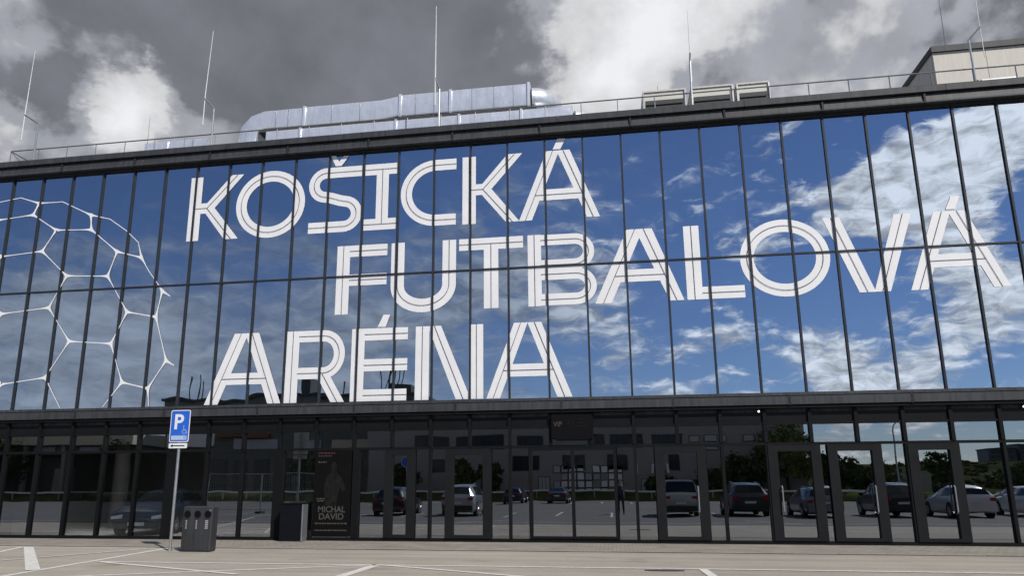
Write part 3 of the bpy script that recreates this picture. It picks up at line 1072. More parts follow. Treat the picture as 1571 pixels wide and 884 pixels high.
# second row
zb, zt = 6.645, 8.84
w2 = thing('wall_lettering', 'white inline lettering reading FUTBALOVÁ, middle row reaching the right side', 'lettering', (21.3, 0, zb), 0, 'white words on the glass front')
q = Letter()
q.rect(11.885, 12.305, zb, zt).rect(12.30, 13.50, zt - .37, zt).rect(12.30, 13.50, 7.54, 7.90)
q.done(w2)
U = [(13.84, zt), (13.84, 8.2), (13.84, 7.47)] + arc(14.645, 7.46, .805, .64, 180, 360, 24)[1:] + [(15.45, 8.2), (15.45, zt)]
Letter().stroke(U, .42).done(w2)
q = Letter()
q.rect(15.75, 17.70, zt - .37, zt)
q.poly([(16.51, zb), (16.95, zb), (16.95, zt - .36), (16.51, zt - .36)]).line([(16.73, zb), (16.73, zt - .185)])
q.done(w2)
q = Letter()
q.rect(17.835, 18.235, zb, zt)
q.stroke([(18.22, 8.66), (18.8, 8.66), (19.22, 8.66)] + arc(19.22, 8.27, .41, .39, 90, -90, 14)[1:] + [(18.8, 7.88), (18.22, 7.88)], .33)
q.stroke([(18.22, 7.60), (18.8, 7.60), (19.24, 7.60)] + arc(19.24, 7.215, .42, .385, 90, -90, 14)[1:] + [(18.8, 6.83), (18.22, 6.83)], .35)
q.done(w2)
L_A(w2, 19.775, 20.24, 21.87, 22.27, 20.75, 21.47, zb, zt, 7.25, 7.62)
q = Letter()
q.rect(22.355, 22.785, zb, zt).rect(22.78, 23.93, zb, zb + .36)
q.done(w2)
L_O(w2, 23.863, 26.265, 6.615, 8.875)
q = Letter()
q.slant(26.92, 27.34, zb, 26.16, 26.61, zt).slant(27.30, 27.715, zb, 28.03, 28.48, zt)
q.done(w2)
L_A(w2, 28.225, 28.65, 30.27, 30.685, 29.04, 29.84, zb, zt, 7.25, 7.62, [(29.36, 8.885), (29.60, 8.88), (29.76, 9.26), (29.54, 9.27)])
# third row
zb, zt = 3.975, 6.175
w3 = thing('wall_lettering', 'white inline lettering reading ARÉNA, lowest row just above the beam', 'lettering', (13.4, 0, zb), 0, 'white words on the glass front')
L_A(w3, 7.80, 8.25, 9.87, 10.285, 8.65, 9.46, zb, zt, 4.575, 4.93)
q = Letter()
q.rect(10.39, 10.80, zb, zt)
q.stroke([(10.78, 6.0), (11.2, 6.0), (11.6, 6.0)] + arc(11.6, 5.43, .49, .57, 90, -90, 18)[1:] + [(11.2, 4.86), (10.78, 4.86)], .35)
q.slant(11.87, 12.295, zb, 11.35, 11.77, 4.86)
q.done(w3)
q = Letter()
q.rect(12.465, 12.875, zb, zt).rect(12.87, 14.21, zt - .37, zt).rect(12.87, 14.21, 4.87, 5.235).rect(12.87, 14.20, zb, zb + .35)
q.done(w3, [(13.27, 6.21), (13.52, 6.205), (13.65, 6.575), (13.44, 6.585)])
q = Letter()
q.rect(14.45, 14.87, zb, zt).rect(16.09, 16.49, zb, zt).slant(15.68, 16.12, zb, 14.82, 15.22, zt)
q.done(w3)
L_A(w3, 16.58, 16.975, 18.62, 19.045, 17.40, 18.20, zb, zt, 4.59, 4.955)

# football net graphic
N = [(0.335, 11.276), (1.083, 11.024), (1.986, 11.015), (3.13, 10.459), (3.853, 10.272), (0.918, 10.615), (-0.423, 10.505), (1.881, 10.003), (3.204, 9.941), (1.459, 9.283), (-0.102, 9.175), (4.257, 9.107), (5.164, 8.853), (4.993, 9.388), (2.501, 8.365), (4.01, 8.282), (0.245, 7.164), (1.992, 7.305), (4.858, 7.034), (5.896, 6.83), (6.029, 7.675), (6.325, 7.499), (2.898, 6.141), (4.407, 6.014), (6.393, 5.399), (6.69, 5.237), (0.614, 4.797), (2.194, 4.98), (4.943, 4.753), (5.862, 4.535), (2.875, 3.985), (4.366, 3.985), (5.952, 3.985), (0.2, 3.985), (-0.7, 8.25), (-0.95, 9.95), (-1.0, 11.1), (-0.45, 7.80), (-0.25, 6.30), (0.0, 5.55), (4.511, 9.82), (5.847, 7.923), (5.483, 8.376)]
EDG = [(0, 1), (1, 2), (2, 3), (1, 5), (5, 6), (5, 7), (7, 8), (3, 8), (3, 4), (4, 40), (40, 13), (13, 12), (8, 11), (11, 12), (11, 15), (7, 9), (9, 10), (9, 14), (14, 15), (14, 17), (15, 18), (17, 16), (17, 22), (22, 23), (23, 18), (18, 19), (19, 20), (19, 24), (22, 27), (23, 28), (27, 26), (27, 30), (28, 29), (28, 31), (29, 24), (29, 32), (20, 21), (24, 25), (12, 42), (42, 41), (41, 20), (10, 34), (10, 35), (6, 35), (6, 36), (36, 0), (16, 37), (16, 38), (26, 39), (26, 33), (34, 37), (38, 39)]
ball = thing('football_graphic', 'white net outline of a football applied to the left glass', 'graphic', (2.5, 0, 4.0))
deg = {}
for a, b in EDG:
    deg[a] = deg.get(a, 0) + 1
    deg[b] = deg.get(b, 0) + 1


def strand(a, b, k, da, db):
    a, b = Vector(a), Vector(b)
    L = (b - a).length
    d = (b - a) / L
    n = Vector((-d.y, d.x))
    ts = [0, .06, .12, .2, .3, .5, .7, .8, .88, .94, 1]
    m = MB()
    y = YL - 0.0003 * (k % 9)
    for t in ts:
        s_ = t * L
        e_ = L - s_
        wA = (0.052 if da > 2 else 0.0) * math.exp(-s_ / .12)
        wB = (0.052 if db > 2 else 0.0) * math.exp(-e_ / .12)
        h = 0.0125 + wA + wB
        p = a + d * s_
        m.v += [(p.x + n.x * h, y, p.y + n.y * h), (p.x - n.x * h, y, p.y - n.y * h)]
    for q_ in range(len(ts) - 1):
        j = 2 * q_
        m.f.append((j, j + 1, j + 3, j + 2))
        m.mi.append(0)
    m.build('net_strand', 'vinyl', ball)


for k, (a, b) in enumerate(EDG):
    strand(N[a], N[b], k, deg[a], deg[b])

# ------------------------------------------------------------------ roof equipment
rail = thing('roof_railing', 'thin steel guard rail running along the roof edge', 'railing', (20, 0.8, 12.46))
px = [-1.13 + 1.148 * k for k in range(34)]
for x in px:
    B().tube([(x, 0.8, 12.47), (x, 0.8, 13.50)], 0.017, 5).build('post', 'rail', rail)
B().tube([(px[0], 0.8, 13.51), (px[-1], 0.8, 13.51)], 0.022, 6).build('top_rail', 'rail', rail)
B().tube([(px[0], 0.8, 13.0), (px[-1], 0.8, 13.0)], 0.012, 5).build('knee_rail', 'rail', rail)
B().tube([(px[0], 0.8, 13.51), (px[0], 4.5, 13.51)], 0.02, 6).build('return_rail', 'rail', rail)
B().tube([(px[0], 0.8, 13.50), (px[0] + .95, .82, 12.6)], 0.02, 6).build('brace', 'rail', rail)


def rod(label, post, arm, rod0, rod1, rr=.016):
    t = thing('lightning_rod', label, 'lightning rod', (post[0], .6, 12.46), 0, 'lightning rods on the roof')
    B().box(post[0] - .12, post[0] + .12, .48, .72, 12.461, 12.52).build('base', 'wallconc', t)
    B().tube([(post[0], .6, 12.52), (arm[0], .6, post[1])], .03, 8).build('post', 'galv', t)
    B().tube([(arm[0], .6, post[1]), (rod0[0], .6, arm[1])], .026, 6).build('arm', 'rail', t)
    z0 = arm[1] - 1.0
    B().tube([(rod0[0], .6, z0), (rod0[0], .6, arm[1] + .2), (rod1[0], .6, rod1[1])], [rr, rr, rr * .45], 6).build('rod', 'rod_white', t)


rod('leftmost lightning rod with short bent arm, by the rail corner', (0.03, 14.41), (0.02, 14.82), (-0.59,), (-0.56, 17.44))
rod('tall pale lightning rod left of the silver ducts', (6.92, 14.37), (6.90, 14.78), (6.52,), (6.61, 17.46))
rod('tall lightning rod in front of the silver ducts', (14.92, 14.33), (14.93, 14.74), (14.78,), (14.78, 17.45), .024)
rod('lightning rod beside the beige air handling units', (22.93, 14.5), (22.96, 14.78), (22.98,), (22.99, 16.3), .016)
rod('lightning rod with raised arm before the beige plant room', (30.96, 14.34), (30.94, 14.74), (31.30,), (31.33, 16.6), .012)
B().tube([(32.9, 6.0, 16.7), (32.92, 6.0, 19.9)], [.02, .008], 6)
t = thing('lightning_rod', 'thin lightning rod standing on top of the beige plant room', 'lightning rod', (32.9, 6.0, 16.84), 0, 'lightning rods on the roof')
B().box(32.8, 33.0, 5.9, 6.1, 16.842, 16.9).build('base', 'wallconc', t)
B().tube([(32.9, 6.0, 16.9), (32.92, 6.0, 19.9)], [.02, .008], 6).build('rod', 'rail', t)
t = thing('lightning_rod', 'short thin rod behind the rail on the left roof', 'lightning rod', (3.3, 2.2, 12.46), 0, 'lightning rods on the roof')
B().box(3.2, 3.4, 2.1, 2.3, 12.461, 12.5).build('base', 'wallconc', t)
B().tube([(3.3, 2.2, 12.5), (3.3, 2.2, 15.2)], [.018, .007], 6).build('rod', 'rail', t)
t = thing('lightning_rod', 'short thin rod left of the air handling units', 'lightning rod', (22.2, 3.8, 12.46), 0, 'lightning rods on the roof')
B().box(22.1, 22.3, 3.7, 3.9, 12.461, 12.5).build('base', 'wallconc', t)
B().tube([(22.2, 3.8, 12.5), (22.2, 3.8, 15.6)], [.018, .007], 6).build('rod', 'rail', t)


def duct_profile(path, hy, hz, name, parent, mt='duct'):
    # rectangular duct with rounded corners swept along a path in the XZ plane
    m = MB()
    c = []
    rr = .05
    for sy, sz in ((1, 1), (-1, 1), (-1, -1), (1, -1)):
        base = {(1, 1): 0, (-1, 1): 90, (-1, -1): 180, (1, -1): 270}[(sy, sz)]
        for a in (0, 45, 90):
            c.append((sy * (hy - rr) + rr * math.cos(R(base + a)), sz * (hz - rr) + rr * math.sin(R(base + a))))
    rings = []
    P = [Vector(p) for p in path]
    for k, p in enumerate(P):
        d = (P[min(k + 1, len(P) - 1)] - P[max(k - 1, 0)]).normalized()
        n = Vector((-d.z, 0, d.x))
        rings.append(len(m.v))
        for y, z in c:
            m.v.append(tuple(p + Vector((0, y, 0)) + n * z))
    K = len(c)
    for i, j in zip(rings, rings[1:]):
        for q in range(K):
            m.f.append((i + q, i + (q + 1) % K, j + (q + 1) % K, j + q))
            m.mi.append(0)
    m.f.append(tuple(rings[0] + q for q in reversed(range(K))))
    m.f.append(tuple(rings[-1] + q for q in range(K)))
    m.mi += [0, 0]
    return m.build(name, mt, parent, 50)


dA = thing('ventilation_duct', 'large silver foil duct raised above the roof with its left end bending down', 'duct', (12.5, 3.0, 12.46))
YD = 3.25
zc = 15.02
duct_profile([(6.98, YD, 12.48), (6.98, YD, 14.3), (7.06, YD, 14.65), (7.30, YD, 14.92), (7.65, YD, zc), (9.2, YD, zc)], .48, .38, 'duct_section', dA)
duct_profile([(9.26, YD, zc), (12.2, YD, zc), (12.9, YD, zc + .10)], .48, .40, 'duct_section', dA)
duct_profile([(12.96, YD, zc + .10), (14.78, YD, zc + .10)], .48, .43, 'duct_section', dA)
duct_profile([(14.84, YD, zc + .10), (17.62, YD, zc + .10)], .48, .44, 'duct_section', dA)
B().tube([(17.68, YD + .02, zc + .1), (17.9, YD + .06, zc + .1), (18.15, YD + .25, zc + .1), (18.3, YD + .6, zc + .1), (18.32, YD + 1.5, zc + .1)], .46, 18).build('duct_bend', 'duct', dA, 40)
for xx, hz_ in ((8.1, .386), (8.6, .386), (10.3, .406), (11.4, .406), (13.5, .436), (14.2, .436), (15.6, .446), (16.4, .446), (17.1, .446)):
    zq = zc + (.1 if xx > 12.9 else 0)
    duct_profile([(xx - .012, YD, zq), (xx + .012, YD, zq)], .487, hz_, 'seam', dA, 'galv')
for xx, hz_ in ((9.23, .43), (12.93, .46), (14.81, .47), (17.65, .48)):
    duct_profile([(xx - .045, YD, zc + (.1 if xx > 10 else 0)), (xx + .045, YD, zc + (.1 if xx > 10 else 0))], .53, hz_, 'flange', dA, 'duct_band')
for xx in (8.3, 10.6, 11.9, 13.9, 16.2):
    B().box(xx - .03, xx + .03, YD - .45, YD - .40, 12.462, zc - .36).build('support_leg', 'galv', dA)
    B().box(xx - .03, xx + .03, YD + .40, YD + .45, 12.462, zc - .36).build('support_leg', 'galv', dA)
B().box(7.45, 17.9, YD - .485, YD + .40, zc - .50, zc - .385).build('dark_underside_strip', 'duct_dark', dA)  # dark strip that draws the dark line between the two ducts
dB = thing('ventilation_duct', 'lower silver foil duct running under the large duct and ending further right', 'duct', (13.5, 2.6, 12.46))
YE = 2.72
for x0, x1 in ((8.0, 9.3), (9.36, 12.9), (12.96, 15.2), (15.26, 17.4), (17.46, 19.2)):
    duct_profile([(x0, YE, 13.87), (x1, YE, 13.87)], .42, .42, 'duct_section', dB)
B().tube([(19.22, YE, 13.88), (19.45, YE + .06, 13.88), (19.65, YE + .3, 13.88), (19.72, YE + 1.2, 13.88)], .38, 16).build('duct_bend', 'duct', dB, 40)
for xx in (9.33, 12.93, 15.23, 17.43):
    duct_profile([(xx - .04, YE, 13.87), (xx + .04, YE, 13.87)], .46, .46, 'flange', dB, 'duct_band')
for xx in (8.5, 11, 14, 16.5, 18.8):
    B().box(xx - .04, xx + .04, YE - .35, YE + .35, 12.462, 13.43).build('support_leg', 'galv', dB)
dC = thing('ventilation_duct', 'short low silver duct on the left roof behind the rail', 'duct', (4.4, 2.6, 12.46))
for x0, x1 in ((3.2, 4.1), (4.16, 5.7)):
    duct_profile([(x0, 2.6, 13.82), (x1, 2.6, 13.82)], .4, .36, 'duct_section', dC)
duct_profile([(4.09, 2.6, 13.82), (4.17, 2.6, 13.82)], .43, .39, 'flange', dC, 'duct_band')
B().box(3.4, 3.5, 2.3, 2.9, 12.462, 13.45).build('support_leg', 'galv', dC)
B().box(5.3, 5.4, 2.3, 2.9, 12.462, 13.45).build('support_leg', 'galv', dC)
t = thing('roof_vent', 'small pale vent cap on the far left roof', 'vent', (1.5, 2.4, 12.46))
B().box(1.15, 1.95, 2.1, 2.8, 12.462, 13.45).build('housing', 'beige_lt', t)
B().box(1.05, 2.05, 2.0, 2.9, 13.452, 13.58).build('cap', 'fascia', t)

for k, (x0, x1, nm) in enumerate(((21.60, 22.98, 'leftmost'), (23.20, 24.52, 'middle'), (24.68, 25.68, 'rightmost'))):
    t = thing('air_handling_unit', f'{nm} of the three beige air handling units with dark louvres', 'roof unit', ((x0 + x1) / 2, 2.8, 12.46), 0, 'air handling units on the roof')
    y0 = 2.5
    B().box(x0, x1, y0, y0 + 1.6, 12.462, 14.60).build('cabinet', 'beige_lt', t)
    B().box(x0 + .06, x1 - .06, y0 - .012, y0 + .01, 12.7, 14.30).build('louvre_back', 'louvre', t)
    for q in range(7):
        z = 13.22 + q * .15
        B().prism([(y0 - .05, z), (y0 - .014, z + .05), (y0 - .014, z + .065), (y0 - .05, z + .015)], x0 + .08, x1 - .08, 'x').build('slat', 'louvre', t)
    B().box(x0 - .03, x1 + .03, y0 - .04, y0 + 1.65, 14.602, 14.66).build('lid', 'beige', t)
    for xx in (x0 - .03, x1 - .02):
        B().box(xx, xx + .05, y0 - .05, y0 - .013, 12.462, 14.60).build('corner_post', 'galv', t)

t = thing('roof_plant_room', 'beige rooftop plant room with dark coping at the right', 'roof structure', (36, 8, 12.46))
pv = 31.95
for k in range(5):
    B().box(pv + k * 1.72 + .008, pv + (k + 1) * 1.72 - .008, 5.0, 5.12, 12.462, 16.62).build('wall_panel', 'beige', t)
for k in range(4):
    B().box(pv, pv + .12, 5.122 + k * 1.9 + .008, 5.122 + (k + 1) * 1.9 - .008, 12.462, 16.62).build('wall_panel', 'beige', t)
B().box(pv + .122, pv + 8.6, 5.13, 12.7, 12.462, 16.60).build('core', 'interior', t)
B().box(pv - .05, pv + 8.65, 4.92, 12.75, 16.622, 16.85).build('coping', 'fascia', t)
t = thing('roof_pipe', 'bright white wrapped pipe lying by the plant room', 'pipe', (31.9, 1.3, 12.46))
B().tube([(31.45, 1.3, 13.32), (32.42, 1.3, 13.34)], .085, 14).build('pipe', 'white', t, 40)
for xx in (31.6, 32.3):
    B().box(xx - .03, xx + .03, 1.25, 1.35, 12.462, 13.25).build('stand', 'galv', t)
B().tube([(31.45, 1.3, 13.32), (31.32, 1.3, 13.42), (31.30, 1.3, 13.2), (31.42, 1.3, 13.1)], .03, 6).build('hose', 'plastic', t)
t = thing('roof_skylight', 'low white skylight dome near the plant room', 'skylight', (28.15, 1.9, 12.46))
B().box(27.9, 28.4, 1.7, 2.2, 12.462, 13.42).build('kerb', 'beige_lt', t)
m = MB()
for k in range(4):
    r_ = .27 * math.cos(k * .4)
    m.v += [(28.15 + r_ * math.cos(a * math.pi / 6), 1.95 + r_ * math.sin(a * math.pi / 6), 13.422 + .16 * math.sin(k * .4)) for a in range(12)]
for k in range(3):
    for a in range(12):
        m.f.append((k * 12 + a, k * 12 + (a + 1) % 12, k * 12 + 12 + (a + 1) % 12, k * 12 + 12 + a))
m.f.append(tuple(36 + a for a in range(12)))
m.mi = [0] * len(m.f)
m.build('dome', 'white', t, 60)

# ------------------------------------------------------------------ signs, bin, poster
sx, sy = 9.38, -3.62
t = thing('parking_sign', 'blue parking sign with letter P on a slim grey post', 'sign', (sx, sy, 0))
B().tube([(sx, sy, -0.002), (sx, sy, 3.36)], .036, 12).build('post', 'galv', t, 40)
B().tube([(sx, sy, -0.001), (sx, sy, .06)], .055, 12).build('collar', 'galv', t)


def rrect(cx, cz, w, h, r, n=5):
    pts = []
    for sx_, sz_, a in ((1, 1, 0), (-1, 1, 90), (-1, -1, 180), (1, -1, 270)):
        for k in range(n + 1):
            b = R(a + 90 * k / n)
            pts.append((cx + sx_ * (w / 2 - r) + r * math.cos(b), cz + sz_ * (h / 2 - r) + r * math.sin(b)))
    return pts


yf = sy - .045
pl = B().prism(rrect(sx, 3.02, .53, .80, .045), yf, yf + .006, 'y').build('sign_plate', 'sign_white', t)
B().prism(rrect(sx, 3.02, .49, .76, .035), yf - .003, yf - .001, 'y').build('blue_field', 'sign_blue', pl)
text_mesh('letter', 'P', .52, 'sign_white', pl, (sx - .17, yf - .007, 2.95), .001, bold=.012)
B().prism(rrect(sx, 2.725, .43, .12, .02), yf - .006, yf - .0035, 'y').build('text_field', 'sign_pale', pl)
text_mesh('text', 'RESERVÉ', .115, 'sign_white', pl, (sx - .20, yf - .010, 2.685), .001, xs=.74)
# wheelchair mark
m = MB()
for k in range(14):
    a, b_ = R(-150 + 300 * k / 14), R(-150 + 300 * (k + 1) / 14)
    c_ = (sx + .13, 2.88)
    m.prism([(c_[0] + .045 * math.cos(a - 1.3), c_[1] + .045 * math.sin(a - 1.3)), (c_[0] + .045 * math.cos(b_ - 1.3), c_[1] + .045 * math.sin(b_ - 1.3)), (c_[0] + .062 * math.cos(b_ - 1.3), c_[1] + .062 * math.sin(b_ - 1.3)), (c_[0] + .062 * math.cos(a - 1.3), c_[1] + .062 * math.sin(a - 1.3))], yf - .007, yf - .0035, 'y')
m.prism([(sx + .11, 2.90), (sx + .13, 2.90), (sx + .12, 2.99), (sx + .10, 2.99)], yf - .007, yf - .0035, 'y')
m.prism([(sx + .13, 2.905), (sx + .18, 2.905), (sx + .18, 2.92), (sx + .13, 2.92)], yf - .0072, yf - .0036, 'y')
m.prism([(sx + .17, 2.905), (sx + .185, 2.905), (sx + .215, 2.83), (sx + .195, 2.83)], yf - .0074, yf - .0037, 'y')
m.prism(rrect(sx + .11, 3.015, .036, .036, .017), yf - .007, yf - .0035, 'y')
m.build('wheelchair_mark', 'sign_pale', pl)
p2 = B().prism(rrect(sx - .01, 2.53, .50, .125, .02), yf, yf + .005, 'y').build('arrow_plate', 'sign_white', t)
B().prism([(sx - .22, 2.53), (sx - .15, 2.57), (sx - .15, 2.543), (sx + .17, 2.543), (sx + .17, 2.517), (sx - .15, 2.517), (sx - .15, 2.49)], yf - .003, yf - .001, 'y').build('arrow', 'ink', p2)
for z in (2.8, 3.2, 2.53):
    B().box(sx - .06, sx + .06, yf + .0055, sy + .05, z - .02, z + .02).build('clamp', 'galv', t)

bx0, bx1, by0, by1 = 9.75, 10.52, -3.80, -3.50
t = thing('recycling_bin', 'dark grey three hole recycling bin standing beside the parking sign', 'bin', (10.13, -3.65, 0))
body = B().box(bx0, bx1, by0, by1, 0.012, 1.06)
bo = body.build('body', 'bin', t)
bv = bo.modifiers.new('bevel', 'BEVEL')
bv.width = .035
bv.segments = 3
B().box(bx0 + .03, bx1 - .03, by0 + .03, by1 - .03, -0.002, 0.011).build('plinth', 'plastic', t)
for k in range(3):
    cx = bx0 + .13 + k * .265
    ho = B().tube([(cx, by0 - .004, .87), (cx, by0 + .001, .87)], .088, 24).build('hole', 'black', t)
    m = MB()
    for a in range(24):
        t0, t1 = R(a * 15), R(a * 15 + 15)
        m.prism([(cx + .088 * math.cos(t0), .87 + .088 * math.sin(t0)), (cx + .088 * math.cos(t1), .87 + .088 * math.sin(t1)), (cx + .102 * math.cos(t1), .87 + .102 * math.sin(t1)), (cx + .102 * math.cos(t0), .87 + .102 * math.sin(t0))], by0 - .012, by0 + .001, 'y')
    m.build('rim', 'bin', ho)
    w_ = .018 if k < 2 else .04
    lb = MB()
    for q in range(5):
        lb.box(cx - w_ - .02 + .006 * (q % 2), cx + w_ - .02, by0 - .003, by0 - .0005, .535 + q * .042, .535 + q * .042 + .030)
    lb.build('label', 'label_grey', t)
B().tube([(bx1 - .05, by0 - .012, .96), (bx1 - .05, by0 + .001, .96)], .028, 14).build('pale_disc', 'galv', t)  # small metal disc for the pale spot at the top right

# poster behind the entrance frame
t = thing('concert_poster', 'dark concert poster with pale name lettering beside the doors', 'poster', (12.06, -0.03, .12))
B().box(11.50, 12.62, -0.040, -0.020, .12, 2.54).build('sheet', 'poster', t)
fig = [(11.86, .98), (11.80, 1.45), (11.86, 1.78), (12.00, 1.92), (12.02, 2.02), (12.16, 2.02), (12.18, 1.92), (12.34, 1.76), (12.46, 1.45), (12.36, 1.36), (12.30, 1.50), (12.24, 1.30), (12.20, .98)]
fg = B().prism(fig, -0.044, -0.041, 'y').build('figure_print', 'poster_fig', t)
B().prism([(12.09 + .085 * math.cos(k * math.pi / 8), 2.10 + .12 * math.sin(k * math.pi / 8)) for k in range(16)], -0.046, -0.0445, 'y').build('face_print', 'poster_fig', fg)
text_mesh('text', 'MICHAL', .24, 'poster_txt', t, (12.06, -0.045, .80), .001, 'CENTER', .95, .004)
text_mesh('text', 'DAVID', .24, 'poster_txt', t, (12.06, -0.045, .60), .001, 'CENTER', 1.05, .004)
for x0, x1, z, mm_ in ((11.60, 12.10, 2.46, 'poster_red'), (11.60, 12.0, 2.38, 'poster_red'), (11.60, 11.85, 2.20, 'poster_txt'), (11.60, 11.95, 1.16, 'poster_txt'), (11.62, 11.82, 1.10, 'poster_txt'), (11.58, 12.54, .47, 'poster_txt'), (11.58, 12.54, .28, 'poster_txt')):
    lb = MB()
    xx = x0
    while xx < x1 - .02:
        ww = random.uniform(.03, .10)
        lb.box(xx, min(xx + ww, x1), -0.0435, -0.041, z, z + .035)
        xx += ww + .022
    lb.build('print_line', mm_, t)

t = thing('entrance_sign', 'black VIP sign box hanging over the sliding door', 'sign', (19.0, -0.1, 2.78))
B().box(18.44, 19.57, -0.16, -0.07, 2.80, 3.46).build('panel', 'black', t)
text_mesh('text', 'VIP', .20, 'poster_txt', t, (18.50, -0.163, 3.13), .001, xs=.85)
lb = MB()
lb.prism([(18.88, 3.22), (18.98, 3.13), (18.98, 3.16), (18.92, 3.22), (18.98, 3.29), (18.98, 3.32)], -0.164, -0.161, 'y')
lb.box(19.04, 19.055, -0.164, -0.161, 3.10, 3.36)
lb.build('symbol', 'poster_fig', t)
for x0, x1, z in ((19.18, 19.32, 3.32), (19.16, 19.34, 3.22), (19.12, 19.46, 3.13)):
    B().box(x0, x1, -0.164, -0.161, z, z + .022).build('print_line', 'poster_fig', t)
B().box(18.55, 19.5, -0.17, -0.06, 2.757, 2.797).build('base_profile', 'black', t)

t = thing('display_box', 'dark low box standing against the glass left of the poster', 'box', (11.0, -0.33, 0.012))
B().box(10.72, 11.36, -0.50, -0.14, .06, 1.04).build('cabinet', 'box_navy', t)
B().box(10.75, 11.33, -0.47, -0.17, .013, .058).build('plinth', 'plastic', t)
B().box(10.70, 11.38, -0.52, -0.12, 1.042, 1.07).build('top', 'box_navy', t)
B().box(11.362, 11.40, -0.49, -0.16, .02, 1.03).build('edge_strip', 'galv', t)

# ------------------------------------------------------------------ cars
# stations: (s along length, width factor, z low, z belt, z top, top width factor); index 3 = cowl, 4 = roof start, 7 = roof end, 8 = boot
SHAPES = {
    'suv': (4.4, 1.84, [(0, .80, .42, .62, .68, .66), (.025, .93, .27, .80, .86, .76), (.12, .99, .22, .93, 1.0, .80), (.265, 1, .22, 1.0, 1.07, .82), (.41, 1, .22, 1.03, 1.58, .66), (.56, 1, .22, 1.05, 1.655, .69), (.78, 1, .22, 1.07, 1.62, .68), (.905, .99, .22, 1.09, 1.52, .64), (.975, .95, .26, 1.06, 1.10, .76), (1, .86, .38, .90, .95, .72)]),
    'wagon': (4.6, 1.80, [(0, .78, .36, .52, .58, .64), (.025, .92, .22, .68, .74, .76), (.12, .98, .18, .80, .88, .80), (.28, 1, .18, .88, .96, .82), (.43, 1, .18, .91, 1.38, .64), (.56, 1, .18, .93, 1.46, .67), (.80, 1, .18, .95, 1.44, .66), (.92, .98, .18, .96, 1.36, .62), (.98, .94, .22, .93, .98, .76), (1, .86, .34, .78, .84, .72)]),
    'hatch': (4.2, 1.80, [(0, .78, .36, .52, .58, .64), (.025, .92, .22, .68, .74, .76), (.12, .98, .18, .82, .90, .80), (.27, 1, .18, .90, .98, .82), (.43, 1, .18, .93, 1.41, .64), (.57, 1, .18, .95, 1.50, .67), (.77, 1, .18, .98, 1.46, .66), (.89, .98, .18, 1.0, 1.36, .62), (.975, .94, .22, .97, 1.01, .76), (1, .86, .34, .80, .86, .72)]),
    'sedan': (4.8, 1.86, [(0, .78, .34, .50, .56, .66), (.025, .92, .20, .66, .73, .78), (.12, .98, .17, .79, .87, .82), (.29, 1, .17, .88, .96, .83), (.44, 1, .17, .91, 1.38, .63), (.56, 1, .17, .93, 1.45, .66), (.68, 1, .17, .95, 1.42, .65), (.76, 1, .17, .96, 1.33, .62), (.90, .97, .19, .96, 1.03, .78), (1, .86, .34, .80, .90, .74)]),
    'van': (4.5, 1.80, [(0, .80, .40, .60, .66, .66), (.025, .93, .25, .78, .86, .78), (.10, .99, .20, .92, 1.0, .82), (.22, 1, .20, 1.0, 1.10, .84), (.36, 1, .20, 1.05, 1.70, .74), (.55, 1, .20, 1.08, 1.80, .78), (.78, 1, .20, 1.08, 1.80, .78), (.955, .99, .20, 1.10, 1.76, .76), (.985, .98, .22, 1.10, 1.13, .90), (1, .94, .34, .95, 1.0, .88)]),
}
WHEEL = None


def car_protos(shape):
    L, Wc, st = SHAPES[shape]
    hw_ = Wc / 2

    def sec(k):
        s_, wf, zl, zb_, zt_, tw = st[k]
        y = -L / 2 + s_ * L
        w = wf * hw_
        return [Vector((w * .90, y, zl)), Vector((w, y, zl + .16)), Vector((w * 1.005, y, (zl + zb_) / 2 + .08)), Vector((w * .965, y, zb_)), Vector((tw * hw_, y, zt_ - (.05 if zt_ - zb_ > .2 else .02))), Vector((tw * hw_ * .80, y, zt_)), Vector((0, y, zt_ + .012))]
    secs = [sec(k) for k in range(len(st))]
    b = MB()
    rows = []
    for sc in secs:
        i = len(b.v)
        full = [Vector((-p.x, p.y, p.z)) for p in sc[:-1]] + [sc[-1]] + list(reversed(sc[:-1]))
        b.v += [tuple(p) for p in full]
        rows.append(i)
    n = 13
    for i, j in zip(rows, rows[1:]):
        for q in range(n - 1):
            b.f.append((i + q, j + q, j + q + 1, i + q + 1))
            b.mi.append(0)
        b.f.append((i + n - 1, j + n - 1, j, i))
        b.mi.append(0)
    b.f.append(tuple(rows[0] + q for q in range(n)))
    b.f.append(tuple(rows[-1] + q for q in reversed(range(n))))
    b.mi += [0, 0]
    return L, Wc, st, secs, b


def lerp(a, b, t):
    return a + (b - a) * t


